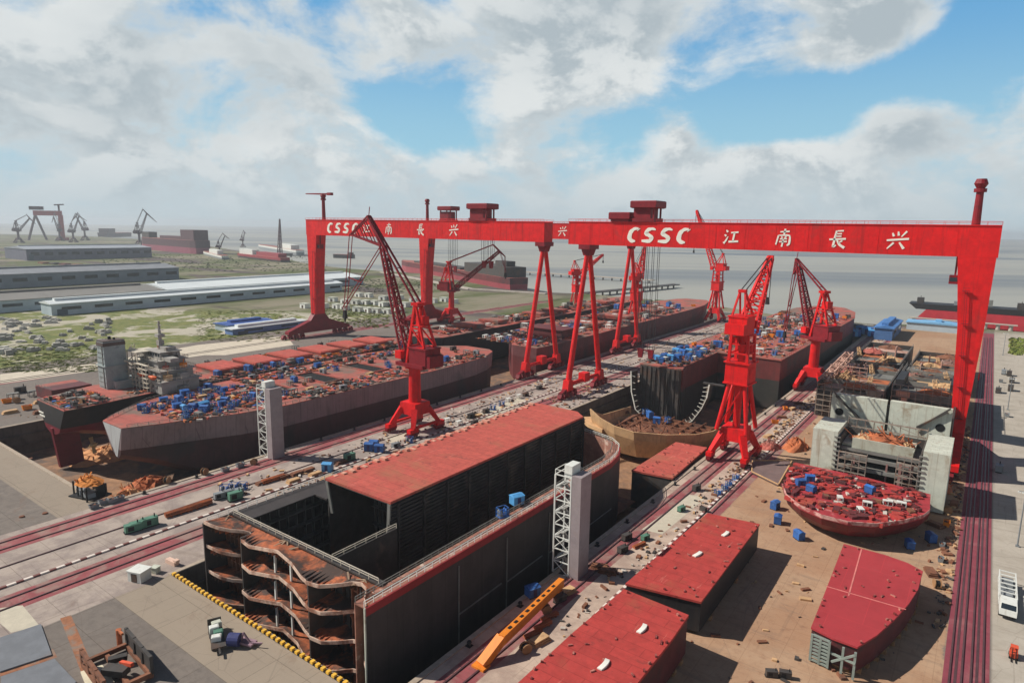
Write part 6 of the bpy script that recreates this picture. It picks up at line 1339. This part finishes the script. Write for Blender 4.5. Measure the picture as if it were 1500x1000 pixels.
farship('red hull with dark grey deckhouses moored behind the second rigid leg', G(760, 424), G(590, 392), 34, 15, HULLRED, mat('hull_rosy', (150, 66, 72), .65, .1, .1), [(.02, .30, .92, 13, STEEL, 'accommodation_block'), (.05, .12, .4, 20, STEEL, 'funnel'), (.36, .8, .6, 3, STEEL, 'hatch_row')])
farship('long red and white barge at the jetty far beyond the warehouses', G(418, 384), G(350, 376), 26, 9, mat('far_red2', (150, 60, 66), .7, .1, .1), STEEL, [(.05, .5, .7, 8, mat('hull_rosy', ()), 'deck_cargo'), (.6, .9, .6, 11, WHITEP, 'deckhouse')])
farship('white far ship anchored behind the red and white barge', G(440, 372), G(380, 362), 28, 10, WHITEP, GREYP, [(.1, .4, .8, 12, WHITEP, 'deckhouse')])
farship('white patrol boat near the small far grey crane', G(330, 380), G(300, 372), 18, 8, WHITEP, GREYP, [(.2, .6, .7, 9, WHITEP, 'deckhouse')])
farship('thin dark barge on the open river behind the crane boom', G(518, 376), G(488, 375), 16, 5, HULLBLACK, HULLBLACK, [(.05, .2, .7, 5, STEEL, 'deckhouse')], cat='barge')
farship('dark workboat on the river beyond the fields, low in the water', G(150, 346), G(190, 345), 60, 18, FARGREY, FARGREY, [(.05, .3, .8, 22, FARGREY, 'deckhouse')], cat='boat')
# tall sea-mast barge behind the warehouses
p_ = G(410, 372); T = thing('mast_barge', 'far barge carrying one tall grey lattice mast', 'barge', (p_.x, p_.y, -4.4), 'ships on the river')
q = MB(); q.box((p_.x, p_.y, -1), (60, 26, 6), .6); q.build('pontoon', STEEL, T); q = MB(); q.lattice((p_.x, p_.y, 2), (p_.x + 6, p_.y, 92), 9, 1.5, 9, 1.4, .9); q.build('mast', FARGREY, T)
# red floating dock at the quay on the east side
A = Vector((-54, 712, 0)); T = thing('floating_dock', 'long red barge with black upper deck edge lying at the river quay', 'barge', (0, 712, -4.4), 'ships on the river')
q = MB(); q.loft([[(-56, 708, -4.4), (260, 716, -4.4), (260, 742, -4.4), (-48, 734, -4.4)], [(-44, 712, 11), (260, 720, 11), (260, 742, 11), (-40, 734, 11)]]); q.build('hull', mat('barge_red', (166, 40, 48), .6, .12, .15, (130, 44, 50), .4, .08), T)
q = MB(); q.loft([[(-52, 711.6, 11.01), (260, 719.6, 11.01), (260, 742.4, 11.01), (-52, 734.4, 11.01)], [(-58, 711.2, 16), (260, 719.2, 16), (260, 742.8, 16), (-58, 734.8, 16)]]); q.build('upper_works', HULLBLACK, T)
for i in range(12):
    x = -46 + i * 25 + rr.uniform(-4, 4); q = MB(); q.box((x, 724 + x * .02, 17.5 + rr.uniform(0, 2)), (rr.uniform(4, 9), 6, rr.uniform(3, 6))); q.bar((x, 722, 16), (x, 722, 22 + rr.uniform(0, 4)), .5); q.build('deck_fitting', (STEEL, GREYP, STEELMID)[i % 3], T)
for i in range(9):
    x = -52 + i * 9; q = MB(); q.tube((x, 705.4, -4.4), (x, 705.4, 3), 1.7, n=10); q.box((x, 705.4, 3.3), (9, 5, .7)); tag(q.build('dolphin', CONC), f'pale mooring platform in front of the red barge, {nth(i)} from its open-river end', 'mooring platform', 'mooring platforms')
shed('blue-roofed low shed on the quay behind the dark open blocks', -52, -8, 640, 660, 6, 1.6, mat('sky_roof', (120, 170, 206), .6, .1, .1), WALLGREY)
shed('blue sheet-covered shed between the U-ended hull and the open blocks', -66, -54, 560, 620, 9, 2, mat('blue_roof2', (74, 120, 176), .6, .15, .1), mat('blue_wall', (70, 104, 150), .6, .15, .1))
# dock gates
for d, lb in ((D1, 'grey dock gate closing the river end of the west dock'), (D2, 'grey dock gate closing the river end of the middle dock')):
    q = MB(); q.bx(d[0] + .5, d[3] - 9, FLOOR + .01, d[1] - .5, d[3] - 1, 1.2)
    o = q.build('dock_gate', STEELMID); tag(o, lb, 'dock gate'); rail(o, [(d[0] + 1, d[3] - 8.8, 1.2), (d[1] - 1, d[3] - 8.8, 1.2)], 1.2, WHITEP, 5)
# jetties
def pier(label, a, b_, w, m_, npil):
    a, b_ = Vector((a.x, a.y, 0)), Vector((b_.x, b_.y, 0)); T = thing('jetty', label, 'jetty', (a.x, a.y, -4.5), 'jetties'); q = MB(); q.bar(a + Vector((0, 0, .6)), b_ + Vector((0, 0, .6)), w, 1.4); q.build('deck', m_, T)
    for k in range(npil): c = a.lerp(b_, (k + .5) / npil); q = MB(); q.tube((c.x, c.y, -6), (c.x, c.y, -.1), 1.2, n=8); q.build('pile', STEEL, T)
pier('dark straight jetty reaching into the river past the third hinged leg', G(855, 430), G(991, 417), 12, STEEL, 14)
pier('pale jetty running across the river behind the hinged legs', G(760, 398), G(958, 411), 9, CONC, 16)
pier('pale quay walkway in front of the red hull with grey deckhouses', G(560, 399), G(690, 424), 10, CONC, 10)
pier('thin jetty on the far river by the red and white barge', G(300, 372), G(460, 375), 10, STEEL, 12)
pier('pale short jetty below the red moored hull', G(690, 424), G(800, 431), 9, CONC, 8)

# pieces of a farther hull on the west side of the funnel ship
p = G(66, 588, 0); T = thing('hull_block', 'dark red hull block behind the funnel ship stern on the west dock side', 'ship block', (p.x, p.y, 0)); q = MB(); q.flat([(p.x - 9, .4), (p.x + 8, .4), (p.x + 9, 6.5), (p.x - 10, 5.6)], 'y', p.y, p.y + 16); q.build('shell_plating', HULLRED, T); q = MB(); q.bx(p.x - 9.6, p.y + .4, 5.7, p.x + 8.6, p.y + 15.6, 5.9); q.build('deck', DECK3, T); rail(T, [(p.x - 9, p.y, 5.9), (p.x + 8.6, p.y, 6.5)], 1.1)
# ------------------------------------------------------------------ sun, sky, air
SUNV = Vector((-.97, -.52, 1.0)).normalized()       # towards the sun
sl = bpy.data.lights.new('sun', 'SUN'); so = bpy.data.objects.new('sun', sl); COL.objects.link(so)
sl.energy = 5.0; sl.angle = radians(.53); sl.color = (1, .955, .88); so.location = (-200, -100, 400)
so.rotation_euler = SUNV.to_track_quat('Z', 'Y').to_euler()
W = bpy.data.worlds.new('World'); SC.world = W; W.use_nodes = True; N = NT(W.node_tree); W.node_tree.nodes.clear()
out = N.n('ShaderNodeOutputWorld'); bg = N.n('ShaderNodeBackground'); N.l(bg.outputs[0], out.inputs[0])
sky = N.n('ShaderNodeTexSky', sky_type='NISHITA', sun_disc=False); sky.sun_elevation = math.asin(SUNV.z); sky.sun_rotation = atan2(SUNV.x, SUNV.y); sky.altitude = 80; sky.air_density = 1.0; sky.dust_density = .3; sky.ozone_density = 2.5
SKY_STR = .05; EXPO = .1
bg.inputs['Strength'].default_value = SKY_STR
tc = N.n('ShaderNodeTexCoord').outputs['Generated']; sp = N.n('ShaderNodeSeparateXYZ'); N.l(tc, sp.inputs[0])
el = N.math('ARCSINE', sp.outputs[2]); az = N.math('ARCTAN2', sp.outputs[0], sp.outputs[1])
cv = N.n('ShaderNodeCombineXYZ'); N.l(az, cv.inputs[0]); N.l(N.math('MULTIPLY', el, 1.55), cv.inputs[1]); cvo = cv.outputs[0]
def off(v, d):
    o = N.n('ShaderNodeVectorMath', operation='ADD'); N.l(v, o.inputs[0]); o.inputs[1].default_value = d; return o.outputs[0]
def blob(a, e, sa, se, amp):
    """a soft patch of the sky at azimuth a, elevation e (degrees)"""
    u = N.math('MULTIPLY', N.math('SUBTRACT', az, radians(a)), 1 / radians(sa)); v = N.math('MULTIPLY', N.math('SUBTRACT', el, radians(e)), 1 / radians(se))
    d = N.math('ADD', N.math('MULTIPLY', u, u), N.math('MULTIPLY', v, v))
    return N.math('MULTIPLY', N.math('EXPONENT', N.math('MULTIPLY', d, -1.0)), amp)
def dens(v):
    a = N.noise(v, 5.2, 9, .6, .35); b_ = N.noise(v, 14, 8, .66)
    return N.math('MULTIPLY_ADD', b_, .42, N.math('MULTIPLY_ADD', a, 1.2, -.21))
bl = None
PB = [(600, 165, 86, 52, -.36), (660, 185, 50, 38, -.18), (1000, 135, 80, 52, -.3), (1180, 145, 150, 40, -.36), (1130, 190, 95, 26, -.34), (1410, 95, 100, 52, -.44), (1445, 20, 50, 40, -.42), (1100, 45, 60, 50, -.12),
      (1290, 42, 62, 40, .34), (1185, 92, 60, 26, .18), (322, 112, 24, 24, -.14), (470, 2, 30, 16, -.2), (930, 212, 40, 28, -.12), (995, 205, 34, 32, .26), (1320, 180, 62, 36, .4), (1035, 112, 36, 26, .2), (830, 55, 150, 60, .22), (1140, 225, 60, 20, .2), (1290, 42, 40, 50, .1), (900, 40, 70, 60, .1), (60, 90, 200, 120, .1)]
BLOBS = []
for u, v, su, sv, am in PB:
    d_ = ray(u, v).normalized(); BLOBS.append((math.degrees(atan2(d_.x, d_.y)), math.degrees(math.asin(d_.z)), su / 16.6, sv / 16.6, am))
for B_ in BLOBS:
    x = blob(*B_); bl = x if bl is None else N.math('ADD', bl, x)
d0 = N.math('ADD', dens(cvo), bl); d1 = N.math('ADD', dens(off(cvo, (-.03, .05, 0))), bl)
cov = N.math('MULTIPLY', N.ramp(d0, .33, .67), N.math('SUBTRACT', 1.0, N.ramp(el, .32, .42)))
lit = N.ramp(N.math('SUBTRACT', d0, d1), -.08, .12)
thick = N.ramp(d0, .52, .78)
k = 1 / SKY_STR / 2 ** EXPO
def C(c, f=1.0): l_ = lin(c); return tuple(x * k * f for x in l_[:3]) + (1,)
shade = N.mix(thick, C((206, 214, 217)), C((176, 188, 195)))
low = N.ramp(N.noise(cvo, 2.6, 4, .5), .36, .62)
ccol = N.mix(N.math('MULTIPLY', N.math('MULTIPLY', lit, N.math('MULTIPLY_ADD', low, .6, .4)), .9), shade, C((228, 232, 232)))
skyc = N.mix(N.math('MULTIPLY_ADD', N.ramp(el, .32, .42), -.8, .8), sky.outputs[0], N.mix(N.ramp(el, .1, .3), C((164, 214, 237)), C((112, 180, 231))))
colr = N.mix(cov, skyc, ccol)
hz = N.ramp(el, .14, .0)
inv = N.math('SUBTRACT', 1.0, N.ramp(el, .0, .12))
colr = N.mix(N.math('MULTIPLY', inv, .8), colr, C((190, 204, 211)))
N.l(colr, bg.inputs['Color'])
HAZE = MB(); HAZE.bx(-14000, -700, -13.5, 9000, 13500, 118)
hm = bpy.data.materials.new('haze'); hm.use_nodes = True; nt = hm.node_tree; nt.nodes.clear(); N = NT(nt)
o = N.n('ShaderNodeOutputMaterial'); pv = N.n('ShaderNodeVolumePrincipled'); pv.inputs['Color'].default_value = (.86, .92, .97, 1); pv.inputs['Density'].default_value = .0001; pv.inputs['Anisotropy'].default_value = .2
N.l(pv.outputs[0], o.inputs['Volume'])
ho = HAZE.build('haze', hm, loc=(0, 0, 0)); ho['kind'] = 'stuff'
SC.view_settings.view_transform = 'Standard'; SC.view_settings.look = 'None'; SC.view_settings.exposure = EXPO; SC.view_settings.gamma = 1
SC.cycles.use_denoising = True; SC.cycles.max_bounces = 5; SC.cycles.volume_bounces = 0; SC.cycles.diffuse_bounces = 3
